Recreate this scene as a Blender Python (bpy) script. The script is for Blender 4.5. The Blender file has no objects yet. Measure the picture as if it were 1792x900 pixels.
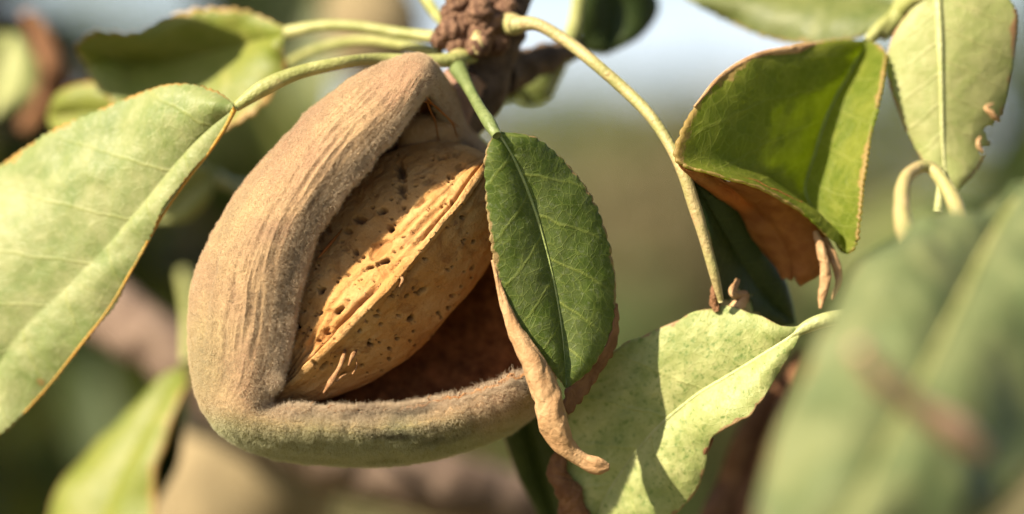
import bpy, math
import numpy as np
from mathutils import Vector, Matrix

C = bpy.context.scene.collection
sc = bpy.context.scene
rng = np.random.default_rng(7)
MM = 0.001

# ------------------------------------------------------------------ camera
FOC = 0.283                      # focus distance, metres
LENS = 100.0
FPX = 1792 * LENS / 36.0         # focal length in photo pixels
CAM = np.array([0.0, -FOC, 1.55])
PITCH = math.radians(-2.0)
cd = bpy.data.cameras.new('camera'); cam = bpy.data.objects.new('camera', cd); C.objects.link(cam)
cam.location = CAM; cam.rotation_euler = (math.pi/2 + PITCH, 0, 0)
cd.lens = LENS; cd.sensor_width = 36; cd.clip_start = 0.01; cd.clip_end = 2000
cd.dof.use_dof = True; cd.dof.focus_distance = FOC - 0.0025; cd.dof.aperture_fstop = 9.5
sc.camera = cam
RT = np.array([1.0, 0, 0]); FW = np.array([0, math.cos(PITCH), math.sin(PITCH)]); UP = np.array([0, -math.sin(PITCH), math.cos(PITCH)])

# ------------------------------------------------------------------ light
SUN_CAM = np.array([-0.64, 0.59, 0.50]); SUN_CAM /= np.linalg.norm(SUN_CAM)
SUN = RT*SUN_CAM[0] + UP*SUN_CAM[1] - FW*SUN_CAM[2]
sd = bpy.data.lights.new('sun', 'SUN'); sd.energy = 5.0; sd.angle = math.radians(0.53); sd.color = (1.0, 0.885, 0.67)
so = bpy.data.objects.new('sun', sd); C.objects.link(so)
so.rotation_euler = Vector(SUN).to_track_quat('Z', 'Y').to_euler(); so.location = (0, 0, 5)
w = bpy.data.worlds.new('World'); sc.world = w; w.use_nodes = True
nt = w.node_tree; bg = nt.nodes['Background']
sky = nt.nodes.new('ShaderNodeTexSky'); sky.sky_type = 'NISHITA'; sky.sun_disc = False
sky.sun_elevation = math.asin(SUN[2]); sky.sun_rotation = math.atan2(SUN[0], SUN[1])
sky.dust_density = 1.6; sky.air_density = 1.0; sky.ozone_density = 1.4
nt.links.new(sky.outputs[0], bg.inputs[0]); bg.inputs[1].default_value = 0.05
HAZE_SKY = (.24, .28, .38)
# pale haze along the whole horizon, all round
geo = nt.nodes.new('ShaderNodeTexCoord'); sep = nt.nodes.new('ShaderNodeSeparateXYZ'); nt.links.new(geo.outputs['Generated'], sep.inputs[0])
mr = nt.nodes.new('ShaderNodeMapRange'); mr.interpolation_type = 'SMOOTHSTEP'; nt.links.new(sep.outputs[2], mr.inputs[0])
mr.inputs[1].default_value = .11; mr.inputs[2].default_value = .0; mr.inputs[3].default_value = 0; mr.inputs[4].default_value = 1
bg2 = nt.nodes.new('ShaderNodeBackground'); bg2.inputs[0].default_value = (*HAZE_SKY, 1); nt.links.new(mr.outputs[0], bg2.inputs[1])
ad = nt.nodes.new('ShaderNodeAddShader'); nt.links.new(bg.outputs[0], ad.inputs[0]); nt.links.new(bg2.outputs[0], ad.inputs[1])
nt.links.new(ad.outputs[0], nt.nodes['World Output'].inputs[0])
sc.view_settings.view_transform = 'Standard'; sc.view_settings.look = 'None'
sc.view_settings.exposure = 1.5; sc.view_settings.gamma = 1.0
sc.render.engine = 'CYCLES'
cy = sc.cycles
cy.max_bounces = 10; cy.diffuse_bounces = 5; cy.transmission_bounces = 8; cy.glossy_bounces = 3; cy.transparent_max_bounces = 8
cy.use_denoising = True; cy.sample_clamp_indirect = 6.0

# ------------------------------------------------------------------ geometry helpers
def P(a):
    """photo position (px, py, millimetres in front of the focus plane) -> world"""
    a = np.asarray(a, float)
    z = FOC - a[..., 2]*MM
    x = (a[..., 0]-896.0)/FPX*z; y = -(a[..., 1]-450.0)/FPX*z
    return CAM + x[..., None]*RT + y[..., None]*UP + z[..., None]*FW

def to_px(w_):
    r = w_ - CAM
    z = r @ FW
    return 896 + (r @ RT)/z*FPX, 450 - (r @ UP)/z*FPX

def spline(pts, n, t=None):
    """Catmull-Rom through pts (k, dim), n samples; t = own station parameters in 0..1"""
    pts = np.asarray(pts, float); k = len(pts)
    if k == 2:
        s = np.linspace(0, 1, n)[:, None]; return pts[0]*(1-s)+pts[1]*s
    if t is None:
        d = np.linalg.norm(np.diff(pts[:, :3], axis=0), axis=1)**0.75 + 1e-6
        t = np.concatenate([[0], np.cumsum(d)])
    t = np.asarray(t, float); t = (t-t[0])/(t[-1]-t[0])
    m = np.zeros_like(pts)
    for i in range(k):
        if 0 < i < k-1:
            h0 = t[i]-t[i-1]; h1 = t[i+1]-t[i]
            m[i] = ((pts[i]-pts[i-1])/h0*h1 + (pts[i+1]-pts[i])/h1*h0)/(h0+h1)
        elif i == 0: m[i] = (pts[1]-pts[0])/(t[1]-t[0])
        else: m[i] = (pts[-1]-pts[-2])/(t[-1]-t[-2])
    s = np.linspace(0, 1, n); j = np.clip(np.searchsorted(t, s, side='right')-1, 0, k-2)
    h = (t[j+1]-t[j])[:, None]; x = ((s-t[j])/(t[j+1]-t[j]))[:, None]
    return ((2*x**3-3*x**2+1)*pts[j] + (x**3-2*x**2+x)*h*m[j] + (-2*x**3+3*x**2)*pts[j+1] + (x**3-x**2)*h*m[j+1])

def cspline(pts, n):
    """closed spline, n samples, last not repeated"""
    pts = np.asarray(pts, float); k = len(pts)
    ext = np.vstack([pts[-3:], pts, pts[:4]])
    full = spline(ext, (k+6)*64+1, np.arange(k+7))
    s = np.arange(n)/n*k + 3
    idx = s*64; i = idx.astype(int); f = (idx-i)[:, None]
    return full[i]*(1-f)+full[np.minimum(i+1, len(full)-1)]*f

def _h(ix, iy, iz, seed):
    n = (ix*374761393 + iy*668265263 + iz*2147483647 + seed*974711) & 0xffffffff
    n = ((n ^ (n >> 13))*1274126177) & 0xffffffff
    n = ((n ^ (n >> 16))*2246822519) & 0xffffffff
    return ((n ^ (n >> 15)) & 0xffffff)/float(0xffffff)*2-1

def noise(x, y, z=None, seed=0):
    x, y = np.broadcast_arrays(np.asarray(x, float), np.asarray(y, float))
    z = np.zeros_like(x) if z is None else np.broadcast_to(np.asarray(z, float), x.shape)
    i, j, k = np.floor(x).astype(np.int64), np.floor(y).astype(np.int64), np.floor(z).astype(np.int64)
    u, v, q = x-i, y-j, z-k
    u, v, q = u*u*(3-2*u), v*v*(3-2*v), q*q*(3-2*q)
    r = 0
    for a in (0, 1):
        for b in (0, 1):
            for c in (0, 1):
                r = r + (u if a else 1-u)*(v if b else 1-v)*(q if c else 1-q)*_h(i+a, j+b, k+c, seed)
    return r

def fbm(x, y, z=None, o=4, seed=0):
    r = 0; amp = .55
    z = 0*np.asarray(x, float) if z is None else z
    for k in range(o):
        r = r + amp*noise(x*2**k+k*7.3, y*2**k-k*3.1, z*2**k+k*5.7, seed+k); amp *= .5
    return r

def sst(a, b, x):
    t = np.clip((x-a)/(b-a), 0, 1); return t*t*(3-2*t)

def thing(name, loc, label, cat, group=None):
    o = bpy.data.objects.new(name, None); C.objects.link(o); o.location = loc
    o.empty_display_size = 0.005
    o['label'] = label; o['category'] = cat
    if group: o['group'] = group
    return o

def tag(o, label=None, cat=None, group=None, kind=None):
    for k_, v_ in (('label', label), ('category', cat), ('group', group), ('kind', kind)):
        if v_: o[k_] = v_
    return o

def root_loc(par):
    p = np.zeros(3)
    while par is not None:
        p = p + np.array(par.location); par = par.parent
    return p

def mesh(name, verts, faces, mat, parent=None, uv=None, attrs=None, smooth=True, own_origin=None):
    """verts in world space; linked as one object under parent"""
    verts = np.asarray(verts, float)
    base = root_loc(parent); org = np.zeros(3)
    if own_origin is not None: org = np.asarray(own_origin, float)-base
    v = verts - base - org
    me = bpy.data.meshes.new(name)
    if isinstance(faces, np.ndarray):
        nf, k = faces.shape
        me.vertices.add(len(v)); me.vertices.foreach_set('co', v.ravel())
        me.loops.add(nf*k); me.loops.foreach_set('vertex_index', faces.ravel().astype(np.int32))
        me.polygons.add(nf); me.polygons.foreach_set('loop_start', np.arange(0, nf*k, k, dtype=np.int32))
        me.update(calc_edges=True)
    else:
        me.from_pydata(v.tolist(), [], faces)
    if smooth: me.polygons.foreach_set('use_smooth', np.ones(len(me.polygons), bool))
    if uv is not None:
        li = np.empty(len(me.loops), np.int32); me.loops.foreach_get('vertex_index', li)
        for nm, a in uv.items():
            l = me.uv_layers.new(name=nm); l.data.foreach_set('uv', a[li].ravel())
    if attrs is not None:
        for nm, a in attrs.items():
            at = me.attributes.new(nm, 'FLOAT', 'POINT'); at.data.foreach_set('value', np.asarray(a, np.float32).ravel())
    me.materials.append(mat); me.update()
    o = bpy.data.objects.new(name, me); C.objects.link(o)
    o.parent = parent; o.location = org
    return o

def gridfaces(nu, nv, cu=False, cv=False):
    i = np.arange(nu if cu else nu-1); j = np.arange(nv if cv else nv-1)
    I, J = np.meshgrid(i, j, indexing='ij'); I2, J2 = (I+1) % nu, (J+1) % nv
    return np.stack([I*nv+J, I2*nv+J, I2*nv+J2, I*nv+J2], -1).reshape(-1, 4)

def nrm(a): return a/np.maximum(np.linalg.norm(a, axis=-1, keepdims=True), 1e-12)

def tube(name, pts, radii, mat, parent, seg=14, n=None, world=False, flat=1.0, rough=0.0, groove=0.0, seed=1, lab=None, own=False):
    """tapered tube along a spline; pts photo positions (or world), radii mm; ends closed round"""
    pts = np.asarray(pts, float)
    W = pts if world else P(pts)
    n = n or max(12, len(pts)*9)
    c = spline(np.hstack([W, np.asarray(radii, float)[:, None]*MM]), n)
    r = c[:, 3]; c = c[:, :3]
    ta = nrm(np.gradient(c, axis=0))
    up = np.array([0.13, -1, 0.21]); fr = []
    a = nrm(np.cross(ta[0], up))
    for t_ in ta:
        a = nrm(a - t_*(a@t_)); fr.append(a)
    A = np.array(fr); B = np.cross(ta, A)
    th = np.linspace(0, 2*np.pi, seg, endpoint=False)
    s = np.concatenate([[0], np.cumsum(np.linalg.norm(np.diff(c, axis=0), axis=1))])
    R = r[:, None]*(1 - groove*np.exp(-((np.abs(th-1.9))/0.45)**2))[None]
    if rough: R = R*(1+rough*fbm(np.cos(th)[None]*1.3+7, s[:, None]/MM*0.5, np.sin(th)[None]*1.3, 3, seed))
    V = c[:, None] + R[..., None]*(np.cos(th)[None, :, None]*A[:, None]+flat*np.sin(th)[None, :, None]*B[:, None])
    caps = [c[0]-ta[0]*r[0]*.6, c[-1]+ta[-1]*r[-1]*.6]
    V = V.reshape(-1, 3); nv = len(V)
    f = [tuple(q) for q in gridfaces(n, seg, cv=True)[:, ::-1].tolist()]
    f += [(nv, j, (j+1) % seg) for j in range(seg)]
    f += [(nv+1, (n-1)*seg+(j+1) % seg, (n-1)*seg+j) for j in range(seg)]
    V = np.vstack([V, caps])
    o = mesh(name, V, f, mat, parent, own_origin=c[0] if own else None)
    if lab: o['label'] = lab
    return o

# ------------------------------------------------------------------ materials
class G:
    def __init__(s, name):
        s.m = bpy.data.materials.new(name); s.m.use_nodes = True
        s.t = s.m.node_tree; s.t.nodes.clear()
        s.out = s.t.nodes.new('ShaderNodeOutputMaterial')
    def n(s, typ, **kw):
        x = s.t.nodes.new('ShaderNode'+typ)
        for k, v in kw.items(): setattr(x, k, v)
        return x
    def set(s, sock, v):
        if isinstance(v, bpy.types.NodeSocket): s.t.links.new(v, sock)
        elif isinstance(v, (tuple, list)) and len(v) == 3 and sock.type == 'RGBA': sock.default_value = (*v, 1)
        else: sock.default_value = v
    def math(s, op, a, b=0.0, c=0.0, clamp=False):
        x = s.n('Math', operation=op, use_clamp=clamp); s.set(x.inputs[0], a); s.set(x.inputs[1], b); s.set(x.inputs[2], c); return x.outputs[0]
    def mix(s, f, a, b, mode='MIX'):
        x = s.n('Mix', data_type='RGBA', blend_type=mode); s.set(x.inputs[0], f); s.set(x.inputs[6], a); s.set(x.inputs[7], b); return x.outputs[2]
    def noise(s, vec, scale, detail=4.0, rough=.55, dist=0.0, out=0):
        x = s.n('TexNoise'); s.set(x.inputs['Vector'], vec); s.set(x.inputs['Scale'], scale)
        s.set(x.inputs['Detail'], detail); s.set(x.inputs['Roughness'], rough); s.set(x.inputs['Distortion'], dist); return x.outputs[out]
    def ramp(s, v, a, b):
        x = s.n('MapRange', interpolation_type='SMOOTHSTEP'); s.set(x.inputs[0], v); s.set(x.inputs[1], a); s.set(x.inputs[2], b); return x.outputs[0]
    def voro(s, vec, scale, feature='DISTANCE_TO_EDGE', rand=1.0):
        x = s.n('TexVoronoi', feature=feature); s.set(x.inputs['Vector'], vec); s.set(x.inputs['Scale'], scale); s.set(x.inputs['Randomness'], rand); return x
    def uv(s, name): return s.n('UVMap', uv_map=name).outputs[0]
    def attr(s, name, out='Fac'): return s.n('Attribute', attribute_name=name).outputs[out]
    def obj(s, scale=1000.0):
        x = s.n('VectorMath', operation='SCALE'); s.set(x.inputs[0], s.n('TexCoord').outputs['Object']); x.inputs[3].default_value = scale; return x.outputs[0]
    def addv(s, a, b, k=1.0):
        x = s.n('VectorMath', operation='SCALE'); s.set(x.inputs[0], b); x.inputs[3].default_value = k
        y = s.n('VectorMath', operation='ADD'); s.set(y.inputs[0], a); s.set(y.inputs[1], x.outputs[0]); return y.outputs[0]
    def xyz(s, v):
        x = s.n('SeparateXYZ'); s.set(x.inputs[0], v); return x.outputs
    def stretch(s, v, sc_):
        x = s.n('VectorMath', operation='MULTIPLY'); s.set(x.inputs[0], v); x.inputs[1].default_value = sc_; return x.outputs[0]
    def bump(s, h, dist, strength=1.0, normal=None):
        x = s.n('Bump'); s.set(x.inputs['Height'], h); x.inputs['Distance'].default_value = dist; x.inputs['Strength'].default_value = strength
        if normal is not None: s.set(x.inputs['Normal'], normal)
        return x.outputs[0]
    def bsdf(s, col, rough=.6, spec=.4, normal=None, sheen=0, **kw):
        b = s.n('BsdfPrincipled'); s.set(b.inputs['Base Color'], col); s.set(b.inputs['Roughness'], rough)
        b.inputs['Specular IOR Level'].default_value = spec
        if sheen: b.inputs['Sheen Weight'].default_value = sheen; b.inputs['Sheen Roughness'].default_value = .4
        if normal is not None: s.set(b.inputs['Normal'], normal)
        for k, v in kw.items(): s.set(b.inputs[k], v)
        return b.outputs[0]
    def done(s, sh): s.t.links.new(sh, s.out.inputs[0]); return s.m

def leaf_mat(name, a, b, vein, edge=(.32, .2, .09), edge_w=.04, dry=None, dry_v=2.0, mott=.5, mscale=.22, vstr=.5, ret=.35, ret_scale=1.0,
             side=3.2, slope=.75, trans=.42, tcol=None, rough=.42, spec=.4, spots=.0, speck=None, speck_amt=0.0, bumpk=1.0):
    yl = lambda c: (c[0]*1.07, c[1]*1.03, c[2]*.94)
    a, b, vein = yl(a), yl(b), yl(vein)
    if tcol: tcol = yl(tcol)
    if speck: speck = yl(speck)
    g = G(name)
    uv = g.uv('mm'); un = g.uv('nrm')
    wn = g.n('TexNoise'); g.set(wn.inputs['Vector'], uv); wn.inputs['Scale'].default_value = .5; wn.inputs['Detail'].default_value = 3
    ctr = g.n('VectorMath', operation='SUBTRACT'); g.set(ctr.inputs[0], wn.outputs['Color']); ctr.inputs[1].default_value = (.5, .5, .5)
    warp = g.addv(uv, ctr.outputs[0], .7)
    wx, wy, _ = g.xyz(warp)
    ux, vy, _ = g.xyz(un)
    au = g.math('ABSOLUTE', g.math('MULTIPLY', g.math('SUBTRACT', ux, .5), 2.0))
    axm = g.math('ABSOLUTE', wx)
    # side veins curving towards the tip
    sv = g.math('SUBTRACT', g.math('DIVIDE', wy, side), g.math('MULTIPLY', g.math('POWER', axm, .85), slope/side))
    sv = g.math('ADD', sv, g.math('MULTIPLY', g.math('GREATER_THAN', wx, 0.0), .45))
    dsv = g.math('MULTIPLY', g.math('ABSOLUTE', g.math('SUBTRACT', g.math('FRACT', sv), .5)), side)
    sline = g.math('SUBTRACT', 1.0, g.ramp(dsv, .04, .26))
    sline = g.math('MULTIPLY', sline, g.math('SUBTRACT', 1.0, g.math('MULTIPLY', au, .55)))
    v1 = g.math('SUBTRACT', 1.0, g.ramp(g.voro(warp, ret_scale).outputs['Distance'], .0, .075))
    v2 = g.math('SUBTRACT', 1.0, g.ramp(g.voro(warp, ret_scale*2.6).outputs['Distance'], .0, .10))
    rline = g.math('ADD', g.math('MULTIPLY', v1, .8), g.math('MULTIPLY', v2, .4), clamp=True)
    m1 = g.ramp(g.noise(uv, mscale, 6, .62, .6), .38, .64)
    m2 = g.ramp(g.noise(g.addv(uv, (11., 3., 7.)), mscale*6, 4, .6), .35, .7)
    mm_ = g.math('ADD', g.math('MULTIPLY', m1, .65), g.math('MULTIPLY', m2, .35))
    col = g.mix(g.math('MULTIPLY', mm_, mott, clamp=True), a, b)
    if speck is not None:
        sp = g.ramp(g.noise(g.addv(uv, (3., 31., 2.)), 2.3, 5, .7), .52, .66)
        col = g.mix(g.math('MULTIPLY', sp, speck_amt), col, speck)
    col = g.mix(g.math('MULTIPLY', rline, ret), col, vein)
    col = g.mix(g.math('MULTIPLY', sline, vstr), col, vein)
    en = g.math('MULTIPLY', g.math('SUBTRACT', g.noise(uv, .30, 5, .65), .5), .42)
    ef = g.ramp(g.math('ADD', au, en), 1.0-edge_w, 1.0-edge_w*.35)
    col = g.mix(ef, col, edge)
    if dry is not None:
        dn = g.math('MULTIPLY', g.math('SUBTRACT', g.noise(uv, .3, 5, .6), .5), .35)
        df = g.ramp(g.math('ADD', vy, dn), dry_v, dry_v+.06)
        col = g.mix(df, col, dry)
    if spots > 0:
        vs = g.voro(uv, .16, 'F1'); big = g.math('SUBTRACT', 1.0, g.ramp(g.math('ADD', vs.outputs['Distance'], g.math('MULTIPLY', g.noise(uv, 1.5, 3), .12)), .10, .15))
        col = g.mix(g.math('MULTIPLY', big, spots), col, (.28, .13, .05))
    h = g.math('ADD', g.math('MULTIPLY', sline, .5), g.math('MULTIPLY', rline, .25))
    h = g.math('SUBTRACT', h, g.math('MULTIPLY', g.noise(uv, 3.0, 4), .25))
    nr = g.bump(h, .00010*bumpk, .9)
    rn = g.math('ADD', rough-.08, g.math('MULTIPLY', g.noise(uv, 1.1, 4), .22))
    pr = g.bsdf(col, rn, spec, nr)
    tr = g.n('BsdfTranslucent')
    if tcol is not None:
        tc = g.mix(g.math('MULTIPLY', ef, .8), tcol, edge); tc = g.mix(g.math('MULTIPLY', rline, .35), tc, tuple(min(1., x*1.6) for x in tcol))
        if dry is not None: tc = g.mix(df, tc, dry)
    else: tc = col
    g.set(tr.inputs[0], tc); g.set(tr.inputs[1], nr)
    mx = g.n('MixShader'); mx.inputs[0].default_value = trans
    g.set(mx.inputs[1], pr); g.set(mx.inputs[2], tr.outputs[0])
    return g.done(mx.outputs[0])

def stem_mat(name, a, b, rough=.5, scale=.3, trans=0):
    g = G(name); o = g.obj()
    sc2 = g.ramp(g.noise(g.addv(o, (4., 9., 1.)), .55, 4, .7), .60, .72)
    f = g.ramp(g.noise(g.stretch(o, (1, 1, 1)), scale, 4, .6), .35, .68)
    col = g.mix(f, a, b)
    col = g.mix(g.math('MULTIPLY', g.ramp(g.noise(o, scale*6, 4), .55, .75), .35), col, tuple(x*.55 for x in a))
    col = g.mix(g.math('MULTIPLY', sc2, .5), col, (a[0]*.9, a[1]*.55, a[2]*.6))
    nr = g.bump(g.noise(o, 2.2, 4), .00018, .9)
    return g.done(g.bsdf(col, rough, .4, nr))

def bark_mat(name, a, b, scale=.5, depth=.0004):
    g = G(name); o = g.obj()
    n1 = g.noise(o, scale, 6, .65); n2 = g.noise(o, scale*4, 5, .6)
    col = g.mix(g.ramp(n1, .35, .65), a, b)
    col = g.mix(g.math('MULTIPLY', g.ramp(n2, .5, .75), .5), col, tuple(x*.4 for x in a))
    h = g.math('ADD', n1, g.math('MULTIPLY', n2, .5))
    return g.done(g.bsdf(col, .85, .25, g.bump(h, depth, .9)))

M = {}
YG = (.25, .34, .06)
M['leaf_front'] = leaf_mat('green_leaf_netted', (.058, .098, .012), (.125, .155, .06), (.27, .32, .08), edge=(.34, .23, .10), edge_w=.035, mott=.9, mscale=.13, vstr=.6, ret=.34, ret_scale=1.1, side=4.4, slope=.95, trans=.42, tcol=(.30, .42, .03), rough=.5, spec=.3, speck=(.17, .20, .12), speck_amt=.55)
M['leaf_pale'] = leaf_mat('pale_mottled_leaf', (.22, .27, .09), (.45, .46, .22), (.36, .38, .15), edge=(.30, .19, .09), edge_w=.03, mott=1., mscale=.14, vstr=.35, ret=.12, ret_scale=1.1, side=4.6, trans=.28, tcol=(.34, .40, .08), rough=.5, spots=.7, speck=(.085, .16, .035), speck_amt=.85)
M['leaf_left'] = leaf_mat('waxy_light_green_leaf', (.135, .185, .058), (.30, .315, .16), (.30, .32, .10), edge=(.36, .22, .06), edge_w=.03, mott=1., mscale=.11, vstr=.3, ret=.12, ret_scale=.7, side=6.5, slope=.9, trans=.28, tcol=(.26, .31, .05), rough=.5, spec=.32, spots=.6, speck=(.36, .38, .22), speck_amt=.4)  # pale specks and lighter mottle put the leaf's white glare into its colour
M['leaf_folded'] = leaf_mat('fresh_green_leaf', (.085, .125, .012), (.21, .23, .04), (.27, .29, .08), edge=(.38, .26, .09), edge_w=.045, mott=.9, mscale=.22, vstr=.4, ret=.34, ret_scale=.85, side=4.0, trans=.5, tcol=(.44, .54, .02), rough=.45, spec=.3)
M['leaf_fair'] = leaf_mat('pale_yellow_green_leaf', (.24, .28, .10), (.35, .36, .17), (.36, .34, .16), edge=(.32, .18, .09), edge_w=.05, mott=1., mscale=.3, vstr=.3, ret=.2, trans=.30, tcol=(.32, .37, .07), rough=.5, spots=.5)
M['leaf_olive'] = leaf_mat('olive_green_leaf', (.075, .105, .025), (.17, .19, .07), (.24, .25, .10), edge=(.27, .19, .07), edge_w=.06, mott=1., mscale=.1, vstr=.35, ret=.1, side=6, trans=.33, tcol=(.20, .26, .03), rough=.45)
M['leaf_yellowgreen'] = leaf_mat('yellow_green_leaf', (.14, .18, .025), (.24, .25, .06), (.30, .29, .10), edge=(.38, .24, .08), edge_w=.10, mott=1., mscale=.1, vstr=.3, ret=.1, side=6, trans=.36, tcol=(.28, .33, .03), rough=.45)
M['leaf_dark'] = leaf_mat('dark_green_leaf', (.016, .032, .006), (.04, .06, .012), (.06, .085, .02), edge=(.10, .07, .02), edge_w=.03, mott=.8, mscale=.2, vstr=.3, ret=.2, trans=.2, tcol=(.06, .10, .006), rough=.5, spec=.3)
M['leaf_near'] = leaf_mat('blurred_greyish_green_leaf', (.075, .11, .045), (.17, .19, .09), (.20, .21, .09), edge=(.20, .16, .06), edge_w=.03, mott=1., mscale=.09, vstr=.35, ret=.1, side=8, trans=.25, tcol=(.17, .23, .03), rough=.5, spots=.4)
M['petiole'] = stem_mat('yellow_green_stalk', (.20, .21, .06), (.32, .31, .12))
M['petiole_green'] = stem_mat('green_stalk', (.10, .13, .04), (.17, .20, .075))
M['petiole_tan'] = stem_mat('straw_stalk', (.34, .26, .12), (.25, .24, .085))
M['petiole_red'] = stem_mat('reddish_stalk', (.42, .22, .14), (.50, .34, .24))
M['rib'] = stem_mat('pale_rib', (.24, .29, .09), (.32, .36, .13), .45)
M['rib_pale'] = stem_mat('whitish_rib', (.29, .31, .12), (.38, .38, .18), .45)
M['bark'] = bark_mat('brown_bark', (.055, .034, .022), (.14, .092, .06))
M['bud'] = bark_mat('bud_scale', (.085, .042, .026), (.25, .14, .085), .8)
M['branch_grey'] = bark_mat('grey_brown_bark', (.10, .065, .048), (.21, .145, .11), .2, .0006)

def dry_mat(name, a, b, tr=.25, tcol=None, sc_=.35):
    g = G(name); o = g.obj()
    n1 = g.noise(o, sc_, 6, .65, .8); n2 = g.noise(o, 2.2, 5, .6)
    col = g.mix(g.ramp(n1, .33, .68), a, b)
    col = g.mix(g.math('MULTIPLY', g.ramp(n2, .55, .8), .4), col, tuple(x*.6 for x in a))
    vo = g.voro(o, .9); vl = g.math('SUBTRACT', 1., g.ramp(vo.outputs['Distance'], 0., .12))
    h = g.math('ADD', g.math('ADD', n1, g.math('MULTIPLY', n2, .6)), g.math('MULTIPLY', vl, .08))
    nr = g.bump(h, .00026, .8)
    mx = g.n('MixShader'); mx.inputs[0].default_value = tr
    t_ = g.n('BsdfTranslucent'); g.set(t_.inputs[0], tcol or col)
    g.set(mx.inputs[1], g.bsdf(col, .75, .25, nr)); g.set(mx.inputs[2], t_.outputs[0])
    return g.done(mx.outputs[0])
M['dry_tan'] = dry_mat('dry_tan_leaf', (.33, .185, .085), (.46, .29, .15), .12)
M['dry_orange'] = dry_mat('dry_orange_leaf', (.27, .095, .024), (.42, .175, .045), .35, (.40, .14, .02))
M['dry_brown'] = dry_mat('dry_brown_leaf', (.14, .06, .028), (.25, .125, .06), .2)
M['fibre'] = dry_mat('shell_fibre', (.22, .10, .04), (.38, .21, .10), .1, None, 1.2)

# hull skin and flesh
def hull_mat():
    g = G('downy_hull_skin'); o = g.obj()
    n1 = g.noise(o, .12, 5, .6); n2 = g.noise(o, .6, 5, .6); n3 = g.noise(o, 7., 4, .7)
    col = g.mix(g.ramp(n1, .35, .65), (.265, .16, .098), (.36, .245, .135))
    col = g.mix(g.attr('green'), col, (.215, .205, .09))
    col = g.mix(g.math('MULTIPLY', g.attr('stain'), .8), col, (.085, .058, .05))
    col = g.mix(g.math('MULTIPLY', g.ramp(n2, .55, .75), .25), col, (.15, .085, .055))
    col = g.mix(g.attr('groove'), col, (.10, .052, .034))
    fl1 = g.ramp(g.noise(o, .5, 6, .7), .3, .7)
    flesh = g.mix(g.attr('rimflesh'), g.mix(fl1, (.075, .028, .010), (.24, .095, .033)), g.mix(fl1, (.20, .085, .03), (.36, .17, .06)))
    col = g.mix(g.attr('flesh'), col, flesh)
    h = g.math('ADD', n3, n2)
    return g.done(g.bsdf(col, .9, .12, g.bump(h, .00018, .8)))
M['hull'] = hull_mat()
def fuzz_mat():
    g = G('fuzz_hair')
    h = g.n('BsdfHairPrincipled') if False else None
    col = g.attr('tint', 'Color')
    d = g.n('BsdfDiffuse'); g.set(d.inputs[0], col)
    t_ = g.n('BsdfTranslucent'); g.set(t_.inputs[0], col)
    mx = g.n('MixShader'); mx.inputs[0].default_value = .35
    g.set(mx.inputs[1], d.outputs[0]); g.set(mx.inputs[2], t_.outputs[0])
    return g.done(mx.outputs[0])
M['fuzz'] = fuzz_mat()
def shell_mat():
    g = G('almond_shell_wood'); o = g.obj()
    n1 = g.noise(o, .18, 5, .6); n2 = g.noise(o, .9, 6, .65); n3 = g.noise(o, 5., 5, .7)
    col = g.mix(g.ramp(n1, .35, .62), (.42, .21, .066), (.50, .295, .12))
    col = g.mix(g.math('MULTIPLY', g.ramp(n2, .5, .72), .5), col, (.32, .145, .04))
    col = g.mix(g.math('MULTIPLY', g.ramp(n3, .55, .75), .3), col, (.50, .34, .19))
    n4 = g.noise(g.addv(o, (7., 2., 9.)), .35, 6, .7, .8)
    col = g.mix(g.math('MULTIPLY', g.ramp(n4, .52, .66), .6), col, (.21, .085, .025))
    col = g.mix(g.math('MULTIPLY', g.attr('groove'), .8), col, (.20, .07, .018))
    n5 = g.noise(g.addv(o, (1., 8., 3.)), .22, 5, .65)
    col = g.mix(g.math('MULTIPLY', g.ramp(n5, .56, .70), .55), col, (.15, .075, .035))
    col = g.mix(g.attr('pit'), col, (.04, .018, .010))
    h = g.math('ADD', g.math('MULTIPLY', n3, .4), n2)
    return g.done(g.bsdf(col, .8, .2, g.bump(h, .00040, 1.0)))
M['shell'] = shell_mat()

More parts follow.
